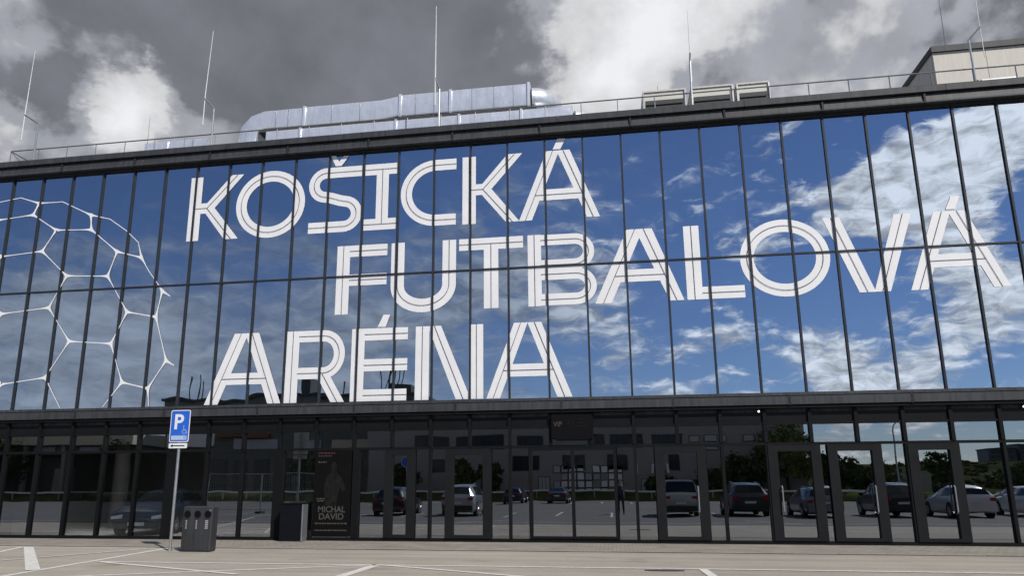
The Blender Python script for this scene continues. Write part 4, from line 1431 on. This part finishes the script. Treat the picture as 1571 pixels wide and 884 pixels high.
def make_car(label, shape, paintm, loc, rz=0.0, group='cars parked in the row behind the photographer', rim=True):
    L, Wc, st, secs, b = car_protos(shape)
    root = thing('parked_car', label, 'car', loc, rz, group)

    def add(mb, name, m, smooth=0, parent=root):
        o = bpy.data.objects.new(name, mb.mesh(name, m, smooth))
        col.objects.link(o)
        o.parent = parent
        return o
    body = add(b, 'body', paintm, 32)
    # side windows
    for sgn in (-1, 1):
        for a, c in ((3, 5), (5, 7)):
            g_ = MB()
            top, bot = [], []
            for k in range(a, c + 1):
                lo, hi = secs[k][3], secs[k][4]
                u = 0.0
                top.append(lerp(lo, hi, .90))
                bot.append(lerp(lo, hi, .08))
            # trim the ends to leave pillars
            top[0], bot[0] = lerp(top[0], top[1], .30 if a == 3 else .07), lerp(bot[0], bot[1], .18 if a == 3 else .07)
            top[-1], bot[-1] = lerp(top[-1], top[-2], .07 if a == 3 else .22), lerp(bot[-1], bot[-2], .07 if a == 3 else .14)
            off = Vector((.012, 0, .004))
            pts = [p + off for p in bot] + [p + off for p in reversed(top)]
            pts = [Vector((sgn * p.x, p.y, p.z)) for p in pts]
            m_ = len(bot)
            g_.v = [tuple(p) for p in pts]
            for k in range(m_ - 1):
                f = (k, k + 1, len(pts) - 2 - k, len(pts) - 1 - k)
                g_.f.append(f if sgn > 0 else tuple(reversed(f)))
                g_.mi.append(0)
            add(g_, 'side_window', 'carglass')
    # windscreen, rear window
    for a, c, nm in ((3, 4, 'windscreen'), (7, 8, 'rear_window')):
        p, q = secs[a], secs[c]
        n_ = Vector((0, -1, 1)) if a == 3 else Vector((0, 1, .6))
        n_ = n_.normalized() * .012
        if a == 3:
            A = [lerp(p[5], q[5], .10), lerp(p[5], q[5], .93)]
        else:
            A = [lerp(p[5], q[5], .08), lerp(p[5], q[5], .90)]
        wd = [lerp(p[4], q[4], .1).x * .97, lerp(p[4], q[4], .92).x * .97]
        g_ = MB()
        P_ = [Vector((-wd[0], A[0].y, A[0].z - .015)) + n_, Vector((0, A[0].y, A[0].z + .008)) + n_, Vector((wd[0], A[0].y, A[0].z - .015)) + n_, Vector((wd[1], A[1].y, A[1].z - .015)) + n_, Vector((0, A[1].y, A[1].z + .008)) + n_, Vector((-wd[1], A[1].y, A[1].z - .015)) + n_]
        g_.v = [tuple(v) for v in P_]
        g_.f = [(0, 1, 4, 5), (1, 2, 3, 4)]
        g_.mi = [0, 0]
        add(g_, nm, 'carglass')
    # wheels
    r_ = .345 if shape in ('suv', 'van') else .32
    for sy_, s_ in ((-1, .185), (1, .80)):
        y = -L / 2 + s_ * L
        for sg in (-1, 1):
            xo = sg * Wc / 2
            ar = MB()
            ar.tube([(xo * .985, y, r_ + .02), (xo * 1.008, y, r_ + .02)], r_ + .07, 24)
            add(ar, 'wheel_arch', 'plastic')
            w_ = MB()
            w_.tube([(xo - sg * .20, y, r_), (xo - sg * .18, y, r_), (xo + sg * .005, y, r_), (xo + sg * .022, y, r_)], [r_ - .03, r_, r_, r_ - .03], 24)
            wo_ = add(w_, 'wheel', 'tyre', 40)
            rm = MB()
            rm.tube([(xo + sg * .0225, y, r_), (xo + sg * .03, y, r_)], [r_ * .66, r_ * .60], 16)
            for k in range(5):
                a = k * 2 * math.pi / 5
                d = Vector((0, math.cos(a), math.sin(a)))
                rm.tube([Vector((xo + sg * .031, y, r_)), Vector((xo + sg * .031, y, r_)) + d * r_ * .6], .022, 5)
            add(rm, 'rim', 'rim', 0, wo_)
    zb_ = st[-2][3]
    ye, yf_ = L / 2, -L / 2
    bm_ = MB()
    bm_.box(-Wc * .44, Wc * .44, ye - .16, ye + .035, st[-1][2] - .06, st[-1][2] + .20)
    add(bm_, 'rear_bumper', 'plastic' if shape in ('suv', 'van') else paintm)
    bm_ = MB()
    bm_.box(-Wc * .40, Wc * .40, yf_ - .03, yf_ + .16, st[0][2] - .08, st[0][2] + .10)
    add(bm_, 'front_bumper', 'plastic')
    gr = MB()
    gr.box(-Wc * .20, Wc * .20, yf_ - .022, yf_ + .02, st[0][2] + .115, st[0][3] - .01)
    add(gr, 'grille', 'plastic')
    for sg in (-1, 1):
        tl = MB()
        x0, x1 = sorted((sg * Wc * .30, sg * Wc * .455))
        z1 = st[-2][3] - .06
        tl.prism([(x0, z1 - .15), (x1, z1 - .17), (x1, z1), (x0, z1 - .03)], ye - .14, ye + .012, 'y')
        add(tl, 'taillight', 'red_lamp')
        hl = MB()
        x0, x1 = sorted((sg * Wc * .25, sg * Wc * .435))
        z1 = st[1][3] - .03
        hl.prism([(x0, z1 - .13), (x1, z1 - .10), (x1, z1 + .02), (x0, z1 - .04)], yf_ - .012, yf_ + .20, 'y')
        add(hl, 'headlight', 'clear_lamp')
        mr = MB()
        ym = -L / 2 + .33 * L
        x0, x1 = sorted((sg * Wc * .49, sg * (Wc * .49 + .18)))
        mr.box(x0, x1, ym - .07, ym + .05, st[3][3] + .02, st[3][3] + .16)
        add(mr, 'mirror', paintm)
    for yy, zz_ in ((ye + .014, st[-1][2] + .33), (yf_ - .034, st[0][2] + .01)):
        pn = MB()
        pn.box(-.26, .26, yy, yy + .012 if yy > 0 else yy + .004, zz_ - .055, zz_ + .055)
        add(pn, 'number_plate', 'plate')
    if shape in ('suv', 'wagon'):
        for sg in (-1, 1):
            rr_ = MB()
            p0, p1 = secs[5][4], secs[7][4]
            rr_.tube([(sg * p0.x * .95, p0.y - .2, p0.z + .06), (sg * p0.x * .95, p0.y, p0.z + .085), (sg * p1.x * .97, p1.y, p1.z + .085)], .018, 5)
            add(rr_, 'roof_rail', 'galv')
    return root


def row(label, shape, paintm, xc, yrear, **k):
    return make_car(label, shape, paintm, (xc, yrear - SHAPES[shape][0] / 2, 0), **k)


row('black compact car left of the silver off-roader, rear towards the arena', 'hatch', 'blackcar', 8.0, -18.3)
row('silver off-roader with pale rear, second from the left in the near row', 'suv', 'silver', 12.0, -17.6)
row('pale van with square tailgate just right of the standing photographer', 'van', 'champagne', 23.35, -17.8)
row('dark grey off-roader between the pale van and the grey estate', 'suv', 'dkgrey', 26.6, -17.3)
row('grey estate car between two dark off-roaders', 'wagon', 'greycar', 29.95, -17.0)
row('black off-roader between the grey estate and the white hatchback', 'suv', 'blackcar', 33.7, -17.8)
row('white hatchback with dark rear window right of the black off-roader', 'hatch', 'whitecar', 36.75, -17.4)
row('white saloon at the right end of the near row', 'sedan', 'pearl', 40.4, -17.6)
row('white saloon parked alone in the row behind, far right', 'sedan', 'whitecar', 46.5, -31.0, group='cars parked farther back')
row('dark blue hatchback far across the lot, left of a second dark car', 'hatch', 'darkblue', 11.2, -44.9, group='cars parked farther back')
row('dark grey low saloon far across the lot before the bright windows', 'sedan', 'dkgrey', 15.2, -44.8, group='cars parked farther back')
nav = make_car('dark navy saloon standing inside the lobby behind the left panes', 'sedan', 'navy', (4.45, 3.75, 0.021), R(12), group='car shown in the lobby')

# ------------------------------------------------------------------ photographer
person = thing('person', 'person in navy shirt and dark trousers holding up a phone, mirrored beside the sliding door', 'person', (20.40, -21.08, 0), 0)


def skin_mesh(verts, edges, radii, root_i, levels=2):
    me = bpy.data.meshes.new('sk')
    me.from_pydata(verts, edges, [])
    o = bpy.data.objects.new('sk', me)
    col.objects.link(o)
    md = o.modifiers.new('skin', 'SKIN')
    md.use_smooth_shade = True
    for k, rr_ in enumerate(radii):
        me.skin_vertices[0].data[k].radius = rr_ if isinstance(rr_, tuple) else (rr_, rr_)
        me.skin_vertices[0].data[k].use_root = (k == root_i)
    sb = o.modifiers.new('sub', 'SUBSURF')
    sb.levels = levels
    sb.render_levels = levels
    bpy.context.view_layer.update()
    out = bpy.data.meshes.new_from_object(o.evaluated_get(bpy.context.evaluated_depsgraph_get()))
    col.objects.unlink(o)
    bpy.data.objects.remove(o)
    return out


# faces +Y (towards the arena)
V_, E_, R_ = [], [], []


def jv(p, r, par=None):
    V_.append(p)
    R_.append(r)
    if par is not None:
        E_.append((par, len(V_) - 1))
    return len(V_) - 1


pel = jv((0, 0, .96), (.155, .115))
ab = jv((0, .01, 1.12), (.145, .105), pel)
ch = jv((0, .0, 1.32), (.165, .115), ab)
nk0 = jv((0, .0, 1.47), (.075, .07), ch)
nk = jv((0, .02, 1.545), (.055, .058), nk0)
hd0 = jv((0, .045, 1.61), (.068, .082), nk)
hd1 = jv((0, .045, 1.69), (.078, .098), hd0)
hd2 = jv((0, .035, 1.755), (.060, .075), hd1)
for sg in (-1, 1):
    sh = jv((sg * .17, 0, 1.425), (.062, .062), ch)
    el = jv((sg * .235, .07, 1.17), (.046, .046), sh)
    wr = jv((sg * .11, .30, 1.36), (.030, .030), el)
    pm = jv((sg * .070, .355, 1.415), (.038, .020), wr)
    for k, (dx, dz, ln) in enumerate(((-.022, .03, .055), (-.008, .038, .066), (.008, .036, .063), (.022, .026, .05))):
        f1 = jv((sg * (.058 + dx * .5), .372 + .004 * k, 1.44 + dz * .5), (.0095, .0095), pm)
        f2 = jv((sg * (.045 + dx * .3), .382, 1.44 + dz + ln * .3), (.0085, .0085), f1)
        f3 = jv((sg * (.030 + dx * .3), .380, 1.44 + dz + ln * .55), (.0075, .0075), f2)
    t1 = jv((sg * .062, .335, 1.445), (.011, .011), pm)
    t2 = jv((sg * .045, .345, 1.475), (.0095, .0095), t1)
    hp = jv((sg * .095, 0, .90), (.095, .095), pel)
    kn = jv((sg * .115, .02, .50), (.062, .062), hp)
    cf = jv((sg * .12, -.01, .34), (.060, .062), kn)
    an = jv((sg * .125, -.01, .10), (.042, .042), cf)
    hl = jv((sg * .128, -.02, .05), (.045, .045), an)
    tp = jv((sg * .145, .13, .035), (.045, .032), hl)
    te = jv((sg * .15, .20, .03), (.036, .026), tp)
me = skin_mesh(V_, E_, R_, pel, 2)
me.materials.clear()
for k in ('skin', 'shirt', 'jeans', 'shoe'):
    me.materials.append(M[k])
for p in me.polygons:
    c = p.center
    p.use_smooth = True
    if c.z < .085:
        p.material_index = 3
    elif c.z < 1.0:
        p.material_index = 2
    elif c.z < 1.49 and c.y < .14:
        p.material_index = 1
    else:
        p.material_index = 0
me.name = 'body'
bd = bpy.data.objects.new('body', me)
col.objects.link(bd)
bd.parent = person


def blob(name, c, rad, mname, parent, seg=12, cut=None):
    m = MB()
    for i in range(seg // 2 + 1):
        a = math.pi * i / (seg // 2)
        for k in range(seg):
            b_ = 2 * math.pi * k / seg
            m.v.append((c[0] + rad[0] * math.sin(a) * math.cos(b_), c[1] + rad[1] * math.sin(a) * math.sin(b_), c[2] + rad[2] * math.cos(a)))
    for i in range(seg // 2):
        for k in range(seg):
            f = (i * seg + k, (i + 1) * seg + k, (i + 1) * seg + (k + 1) % seg, i * seg + (k + 1) % seg)
            if cut and all(cut(m.v[q]) for q in f):
                continue
            m.f.append(f)
            m.mi.append(0)
    o = bpy.data.objects.new(name, m.mesh(name, mname, 60))
    col.objects.link(o)
    o.parent = parent
    return o


blob('hair', (0, .022, 1.715), (.088, .105, .095), 'hair', person, 16, lambda v: v[1] > .075 and v[2] < 1.755)
for sg in (-1, 1):
    blob('ear', (sg * .080, .035, 1.675), (.014, .024, .034), 'skin', person, 8)
    blob('eye', (sg * .031, .134, 1.695), (.012, .008, .008), 'eye', person, 8)
blob('nose', (0, .148, 1.665), (.013, .018, .024), 'skin', person, 8)
blob('mouth', (0, .128, 1.622), (.026, .010, .007), 'poster_red', person, 8)
ph = thing('phone', 'dark phone held up in both hands of the standing person', 'phone', (20.40, -20.685, 1.46))
o = MB().box(-.085, .085, 0, .009, -.04, .04).mesh('case', 'plastic')
oo = bpy.data.objects.new('case', o)
col.objects.link(oo)
oo.parent = ph
o = MB().box(.05, .075, .0095, .012, -.03, .03).mesh('camera_module', 'ink')
oo = bpy.data.objects.new('camera_module', o)
col.objects.link(oo)
oo.parent = ph

# ------------------------------------------------------------------ across the lot (mirrored in the glass)
# low bank with pale rail
bk = MB()
n = 70
rnd = random.Random(3)
prof = [(-58.25, 0.0), (-58.6, .45), (-59.1, .85), (-59.8, .95), (-61.0, .9), (-62.5, .2), (-63, -.02)]
for k in range(n + 1):
    x = -75 + 170 * k / n
    for y, z in prof:
        bk.v.append((x, y + rnd.uniform(-.08, .08), z * rnd.uniform(.88, 1.1) if z > 0 else z))
P_ = len(prof)
for k in range(n):
    for q in range(P_ - 1):
        a = k * P_ + q
        bk.f.append((a, a + P_, a + P_ + 1, a + 1))
        bk.mi.append(0)
o = bk.build('grass_bank', 'grass', None, 60)
o['kind'] = 'structure'
k = 0
for x0, x1 in ((-75, -40), (-39, 2), (3, 45)):
    t = thing('barrier_rail', ['pale rail on the grass bank at the left', 'pale rail on the grass bank in the middle', 'pale rail on the grass bank at the right'][k], 'rail', ((x0 + x1) / 2, -58.6, 0), 0, 'rails along the bank')
    k += 1
    x = x0
    while x < x1:
        MB().box(x - .05, x + .05, -58.55, -58.45, -0.02, 1.0).build('post', 'galv', t)
        x += 3.0
    MB().box(x0, x1, -58.52, -58.44, .93, 1.10).build('beam', 'white', t)

# trees -------------------------------------------------------------
LEAF = {}


def crown_mesh(seed, rx, rz, mname, nclump=70, nleaf=26, ls=.28):
    rn = random.Random(seed)
    m = MB()
    for c in range(nclump):
        while True:
            p = Vector((rn.uniform(-1, 1), rn.uniform(-1, 1), rn.uniform(-1, 1)))
            if p.length < 1 and p.length > .25:
                break
        cc = Vector((p.x * rx, p.y * rx, p.z * rz))
        cr_ = rn.uniform(.22, .5) * rx * .6
        for q in range(nleaf):
            d = Vector((rn.gauss(0, .5), rn.gauss(0, .5), rn.gauss(0, .4))) * cr_
            a = Vector((rn.uniform(-1, 1), rn.uniform(-1, 1), rn.uniform(-1, 1))).normalized()
            b_ = a.orthogonal().normalized()
            s_ = ls * rn.uniform(.5, 1.2)
            o_ = cc + d
            m.quad(o_ - a * s_, o_ + b_ * s_ * .55, o_ + a * s_, o_ - b_ * s_ * .55)
    return m.mesh('crown', mname)


def tree(label, x, y, h, rx, mname, seed, group='trees across the parking lot', cz=.62):
    t = thing('tree', label, 'tree', (x, y, -.03), 0, group)
    rn = random.Random(seed)
    tr = MB()
    tr.tube([(0, 0, 0), (rn.uniform(-.1, .1), rn.uniform(-.1, .1), h * .3), (rn.uniform(-.2, .2), rn.uniform(-.2, .2), h * .65), (0, 0, h * .9)], [h * .028, h * .022, h * .013, h * .004], 7)
    for k in range(7):
        a = rn.uniform(0, 6.28)
        z0 = h * rn.uniform(.28, .6)
        e = Vector((math.cos(a) * rx * .7, math.sin(a) * rx * .7, z0 + h * rn.uniform(.12, .3)))
        tr.tube([(0, 0, z0), tuple(e * .5 + Vector((0, 0, z0 * .5))), tuple(e)], [h * .012, h * .008, h * .003], 5)
    o = bpy.data.objects.new('trunk', tr.mesh('trunk', 'bark', 40))
    col.objects.link(o)
    o.parent = t
    o = bpy.data.objects.new('crown', crown_mesh(seed, rx, h * .40, mname))
    col.objects.link(o)
    o.parent = t
    o.location = (0, 0, h * cz)
    return t


tree('small bright tree before the grey block, left of the dark squares', 3.6, -60.4, 4.6, 1.3, 'leaf_b', 11)
tree('second small tree before the grey block', 6.6, -60.6, 4.4, 1.4, 'leaf_c', 12)
tree('large olive tree overlapping the right end of the grey block', 38.2, -62.0, 8.2, 3.2, 'leaf_b', 13)
tree('broad dark tree low beside the olive tree', 34.6, -62.2, 5.0, 2.6, 'leaf_a', 14)
tree('dark round tree right of the grey block', 43.5, -63.5, 4.6, 2.6, 'leaf_a', 15)
tree('bushy tree behind the row of cars right of the block', 48.2, -66.0, 3.2, 2.6, 'leaf_c', 16)
tree('tall slim tree standing out above the far tree line', 72.3, -110, 7.4, 2.0, 'leaf_a', 17)
tree('green tree left of the slim tree', 64.0, -112, 5.2, 3.2, 'leaf_c', 18)
tree('low spreading tree under the far tower', 86.0, -110, 4.6, 4.0, 'leaf_a', 19)
tree('low tree at the far right behind the white cars', 95.0, -105, 5.5, 4.0, 'leaf_c', 20)
tree('tree with reddish crown shadow left beside the dark hall', -14.0, -60.6, 5.6, 2.4, 'leaf_a', 21)
tree('dark tree between hall and pavilion', -41.0, -62.6, 7.0, 3.0, 'leaf_a', 22)
tree('wide dark tree at the far left of the lot', -56.0, -61.0, 8.0, 4.0, 'leaf_a', 23)
tree('thin pale tree at the near end of the hall', -3.0, -60.5, 4.2, 1.5, 'leaf_c', 24)
tree('low bush like tree right of the bright windows', 25.2, -60.8, 2.6, 1.6, 'leaf_a', 25)
tree('low rounded tree by the block corner', 30.6, -61.0, 3.2, 1.9, 'leaf_c', 26)

# grey apartment-like block ------------------------------------------
gb = thing('grey_building', 'long grey rendered block with dark window bands across the lot', 'building', (16, -70, 0))
B().box(-8.8, 40.8, -76, -64.3, -0.03, 9.9).build('wall', 'greywall', gb)
B().box(-9.2, 41.2, -76.4, -63.9, 9.902, 10.25).build('roof', 'hall_dk', gb)


def far_window(x0, x1, z0, z1, par, y, m='win', div=0):
    w = B().box(x0, x1, y - .02, y + .05, z0, z1).build('window', 'hall_dk', par)
    n_ = max(1, div)
    ww = (x1 - x0 - .12) / n_
    for k in range(n_):
        B().box(x0 + .06 + k * ww + .03, x0 + .06 + (k + 1) * ww - .03, y + .052, y + .07, z0 + .08, z1 - .08).build('pane', m, w)


YG = -64.3
for x0, x1, d in ((-3.0, 1.2, 3), (2.0, 7.6, 4), (9.2, 12.2, 2), (17.4, 19.2, 2), (19.8, 23.4, 3), (24.4, 27.8, 3)):
    far_window(x0, x1, 5.9, 7.4, gb, YG, 'win', d)
for x0, x1 in ((8.7, 11.8), (14.4, 17.0), (19.3, 21.7), (26.2, 27.4)):
    far_window(x0, x1, 3.25, 4.95, gb, YG, 'win', 2)
far_window(-1.2, 1.9, 3.2, 4.6, gb, YG, 'win', 2)
for x0, x1 in ((28.6, 29.7), (30.1, 31.6), (31.9, 32.6), (34.3, 35.6), (35.9, 36.9)):
    far_window(x0, x1, 6.3, 7.1, gb, YG, 'win_lit', 1)
far_window(30.1, 31.6, 5.4, 5.8, gb, YG, 'win_lit', 1)
# bright glazed shopfront
rnd = random.Random(9)
for k in range(9):
    for q in range(4):
        if rnd.random() < .08:
            continue
        x0 = 13.4 + k * .86
        far_window(x0, x0 + .84, .45 + q * .84, .45 + q * .84 + .82, gb, YG, 'pale' if rnd.random() < .7 else 'win_lit', 1)
for x0, x1, z0, z1 in ((23.2, 25.6, .9, 2.3), (11.6, 13.0, .7, 2.6)):
    far_window(x0, x1, z0, z1, gb, YG, 'win_lit', 3)
for x0 in (22.6, 24.3, 25.9):
    B().box(x0, x0 + .25, -64.3, -64.15, 2.9, 3.9).build('wall_light', 'pale', gb)

# dark hall ------------------------------------------------------------
hb = thing('dark_hall', 'dark flat roofed hall with pale fascia panels left of the grey block', 'building', (-21, -76, 0))
B().box(-39.5, -4.6, -86, -70.2, -0.03, 13.1).build('wall', 'hall', hb)
B().box(-39.9, -4.2, -86.4, -69.8, 13.102, 13.45).build('roof', 'hall_dk', hb)
for k in range(9):
    x0 = -39.0 + k * 3.8
    B().box(x0, x0 + 3.55, -70.2, -70.1, 8.9, 12.9).build('cladding_panel', 'hall', hb)
for x0, x1, z0, z1, mm_ in ((-39.0, -32.0, 6.9, 8.6, 'pale'), (-29.2, -22.8, 6.4, 7.7, 'pale_blue'), (-20.6, -17.2, 6.3, 7.5, 'pale_blue'), (-15.6, -10.6, 6.4, 7.5, 'cream'), (-10.3, -5.0, 7.0, 8.7, 'pale')):
    B().box(x0, x1, -70.2, -69.9, z0, z1).build('fascia_panel', mm_, hb)
B().box(-31.6, -24.2, -70.2, -69.5, 7.9, 8.6).build('lean_to_roof', 'brownroof', hb)
for k in range(11):
    x0 = -38.6 + k * 3.1
    far_window(x0, x0 + 2.2, 1.0, 5.2, hb, -70.2, 'win', 2)
for x, hgt in ((-36.5, 3.0), (-35.2, 3.4), (-34.6, 2.4), (-9.2, 3.0), (-7.9, 4.2), (-20.0, 2.8), (-14.8, 2.2)):
    B().tube([(x, -71, 13.45), (x, -71, 13.45 + hgt)], .10, 6).build('mast', 'hall_dk', hb)
B().box(-7.8, -5.2, -75, -71, 13.452, 14.8).build('roof_unit', 'hall_dk', hb)
B().box(-20.6, -19.4, -75, -71, 13.452, 15.8).build('chimney', 'hall_dk', hb)
for k in range(4):
    x0 = -8.6 + k * .55
    B().tube([(x0, -71, 13.5), (x0 + 1.0, -71, 16.4)], .07, 5).build('aerial', 'hall_dk', hb)

# low pavilion on the left ----------------------------------------------
pb = thing('low_pavilion', 'low pavilion with beige roof band at the left edge of the lot', 'building', (-52, -66, 0))
B().box(-68, -39.8, -74, -65, -0.03, 5.6).build('wall', 'hall_dk', pb)
B().box(-68.6, -39.2, -74.4, -63.4, 6.9, 8.3).build('roof_band', 'cream', pb)
B().box(-68.2, -39.6, -74.2, -64.4, 5.602, 6.898).build('clerestory', 'hall', pb)
for x0, x1 in ((-54.0, -51.0), (-47.6, -43.2), (-42.9, -40.2)):
    B().box(x0, x1, -64.4, -64.3, 5.75, 6.7).build('pale_panel', 'pale_blue', pb)
for x0 in (-66, -60.5, -55, -49.5, -44):
    B().box(x0, x0 + .5, -64.2, -63.7, -0.03, 6.89).build('column', 'wallconc', pb)
for x0, x1 in ((-51.3, -48.3), (-41.9, -40.4)):
    B().box(x0, x1, -65.0, -64.85, 0, 4.0).build('doorway', 'wallconc', pb)


def street_lamp(label, x, y, h, arm):
    t = thing('street_lamp', label, 'street lamp', (x, y, 0), 0, 'lamps around the parking lot')
    pts = [(x, y, 0), (x, y, h - 1.0), (x + arm * .12, y, h - .45), (x + arm * .4, y, h - .12), (x + arm, y, h)]
    MB().tube(pts, [.09, .065, .055, .045, .04], 10).build('pole', 'galv', t, 40)
    MB().tube([(x, y, 0), (x, y, .5)], .11, 10).build('base', 'galv', t)
    MB().prism([(x + arm, h - .05), (x + arm * 1.45, h + .02), (x + arm * 1.45, h + .08), (x + arm, h + .09)], y - .12, y + .12, 'y').build('head', 'rail', t)


street_lamp('curved grey street lamp at the left side of the lot', -42.9, -57.4, 8.0, -1.5)
street_lamp('curved street lamp against the sky right of the grey block', 45.6, -52, 7.3, 1.1)
t = thing('lamp_post', 'thin straight post on the left bank', 'post', (-35.5, -57.8, 0))
MB().tube([(-35.5, -57.8, 0), (-35.5, -57.8, 3.6)], .09, 8).build('pole', 'wallconc', t, 40)
MB().box(-35.7, -35.3, -57.95, -57.65, 3.602, 3.75).build('cap', 'rail', t)

# mobile fence panels -----------------------------------------------------
for k in range(2):
    x0, x1 = -4.3 + k * 3.5, -0.86 + k * 3.5
    t = thing('mesh_fence_panel', ['left mobile wire fence panel standing on dark feet', 'right mobile wire fence panel standing on dark feet'][k], 'fence', ((x0 + x1) / 2, -21.5, 0), 0, 'mobile fence panels left of the cars')
    y = -21.5
    for x in (x0, x1):
        MB().tube([(x, y, .05), (x, y, 2.32)], .022, 6).build('upright', 'galv', t)
        MB().box(x - .12, x + .12, y - .35, y + .35, 0.001, .12).build('foot', 'plastic', t)
    for z in (.22, 2.32):
        MB().tube([(x0, y, z), (x1, y, z)], .022, 6).build('frame_bar', 'galv', t)
    w = MB()
    for q in range(1, 24):
        x = x0 + (x1 - x0) * q / 24
        w.box(x - .003, x + .003, y - .003, y + .003, .24, 2.30)
    for z in (.6, 1.0, 1.4, 1.8):
        w.box(x0 + .03, x1 - .03, y - .006, y - .003, z - .003, z + .003)
    o = w.build('wire_mesh', 'galv', t)
    o['kind'] = 'stuff'
t = thing('traffic_sign', 'round blue traffic sign on a post left of the black car', 'sign', (2.9, -40.0, 0))
MB().tube([(2.9, -40, 0), (2.9, -40, 3.9)], .04, 8).build('post', 'galv', t, 40)
MB().tube([(2.9, -39.94, 3.5), (2.9, -39.92, 3.5)], .42, 24).build('disc', 'sign_blue', t)
MB().tube([(2.9, -39.95, 3.5), (2.9, -39.941, 3.5)], .46, 24).build('rim', 'sign_white', t)

# concrete wall and far country at the right -------------------------------
t = thing('concrete_wall', 'plain concrete boundary wall behind the cars on the right', 'wall', (58, -66, 0))
for k in range(3):
    MB().box(47 + k * 3.0 + .02, 50 + k * 3.0 - .02, -72, -71.8, -.03, 3.0).build('panel', 'wallconc', t)
hl_ = MB()
rnd = random.Random(5)
nx, ny = 90, 8
for j in range(ny):
    for i in range(nx):
        x = -260 + 760 * i / (nx - 1)
        y = -190 - 40 * j
        h = (6.0 + 6.5 * math.sin(j / (ny - 1) * math.pi * .62) + 1.2 * math.sin(x * .021 + 1) + 1.0 * math.sin(x * .067 + j)) * min(1, j * .6 + .05) + rnd.uniform(-.6, .6) * (j > 0)
        hl_.v.append((x, y, h - .2 if j else -.1))
for j in range(ny - 1):
    for i in range(nx - 1):
        a = j * nx + i
        hl_.f.append((a, a + 1, a + nx + 1, a + nx))
        hl_.mi.append(0)
o = hl_.build('hills', 'hill', None, 60)
o['kind'] = 'structure'
# tree line on the hills: many crowns nobody could count from here
cm = [crown_mesh(50 + k, 2.4, 2.2, ('leaf_a', 'leaf_c')[k % 2], 26, 12, .55) for k in range(3)]
big = MB()
rnd = random.Random(8)
for k in range(420):
    x = rnd.uniform(20, 330)
    y = rnd.uniform(-330, -180)
    z = 1.0 + 8.0 * max(0, (-190 - y) / 140) + rnd.uniform(-.6, 1.2)
    src = cm[k % 3]
    sc = rnd.uniform(.7, 1.3)
    base = len(big.v)
    for v in src.vertices:
        big.v.append((x + v.co.x * sc * 1.3, y + v.co.y * sc, z + v.co.z * sc))
    for p in src.polygons:
        big.f.append(tuple(base + q for q in p.vertices))
        big.mi.append(k % 2)
o = big.build('far_woodland', ['leaf_a', 'leaf_c'])
o['label'] = 'dark far woodland on the low hills at the right'
o['category'] = 'woodland'
o['kind'] = 'stuff'
for x0, x1, hh, lb_ in ((213, 225, 19.2, 'blue grey slab tower on the far horizon'), (227, 245, 21.5, 'wider far tower at the right edge of the horizon')):
    t = thing('far_tower', lb_, 'building', ((x0 + x1) / 2, -404, 0), 0, 'towers on the horizon')
    MB().box(x0, x1, -412, -400, 0, hh).build('wall', 'blue_tower', t)
    for r_ in range(3):
        for k in range(4):
            xx = x0 + 1 + k * (x1 - x0 - 2) / 4
            MB().box(xx + .3, xx + (x1 - x0 - 2) / 4 - .3, -400, -399.9, hh - 2.2 - r_ * 2.4, hh - .8 - r_ * 2.4).build('window', 'win', t)
    MB().box(x0 - .3, x1 + .3, -412.3, -399.7, hh + .01, hh + .5).build('roof', 'hall_dk', t)
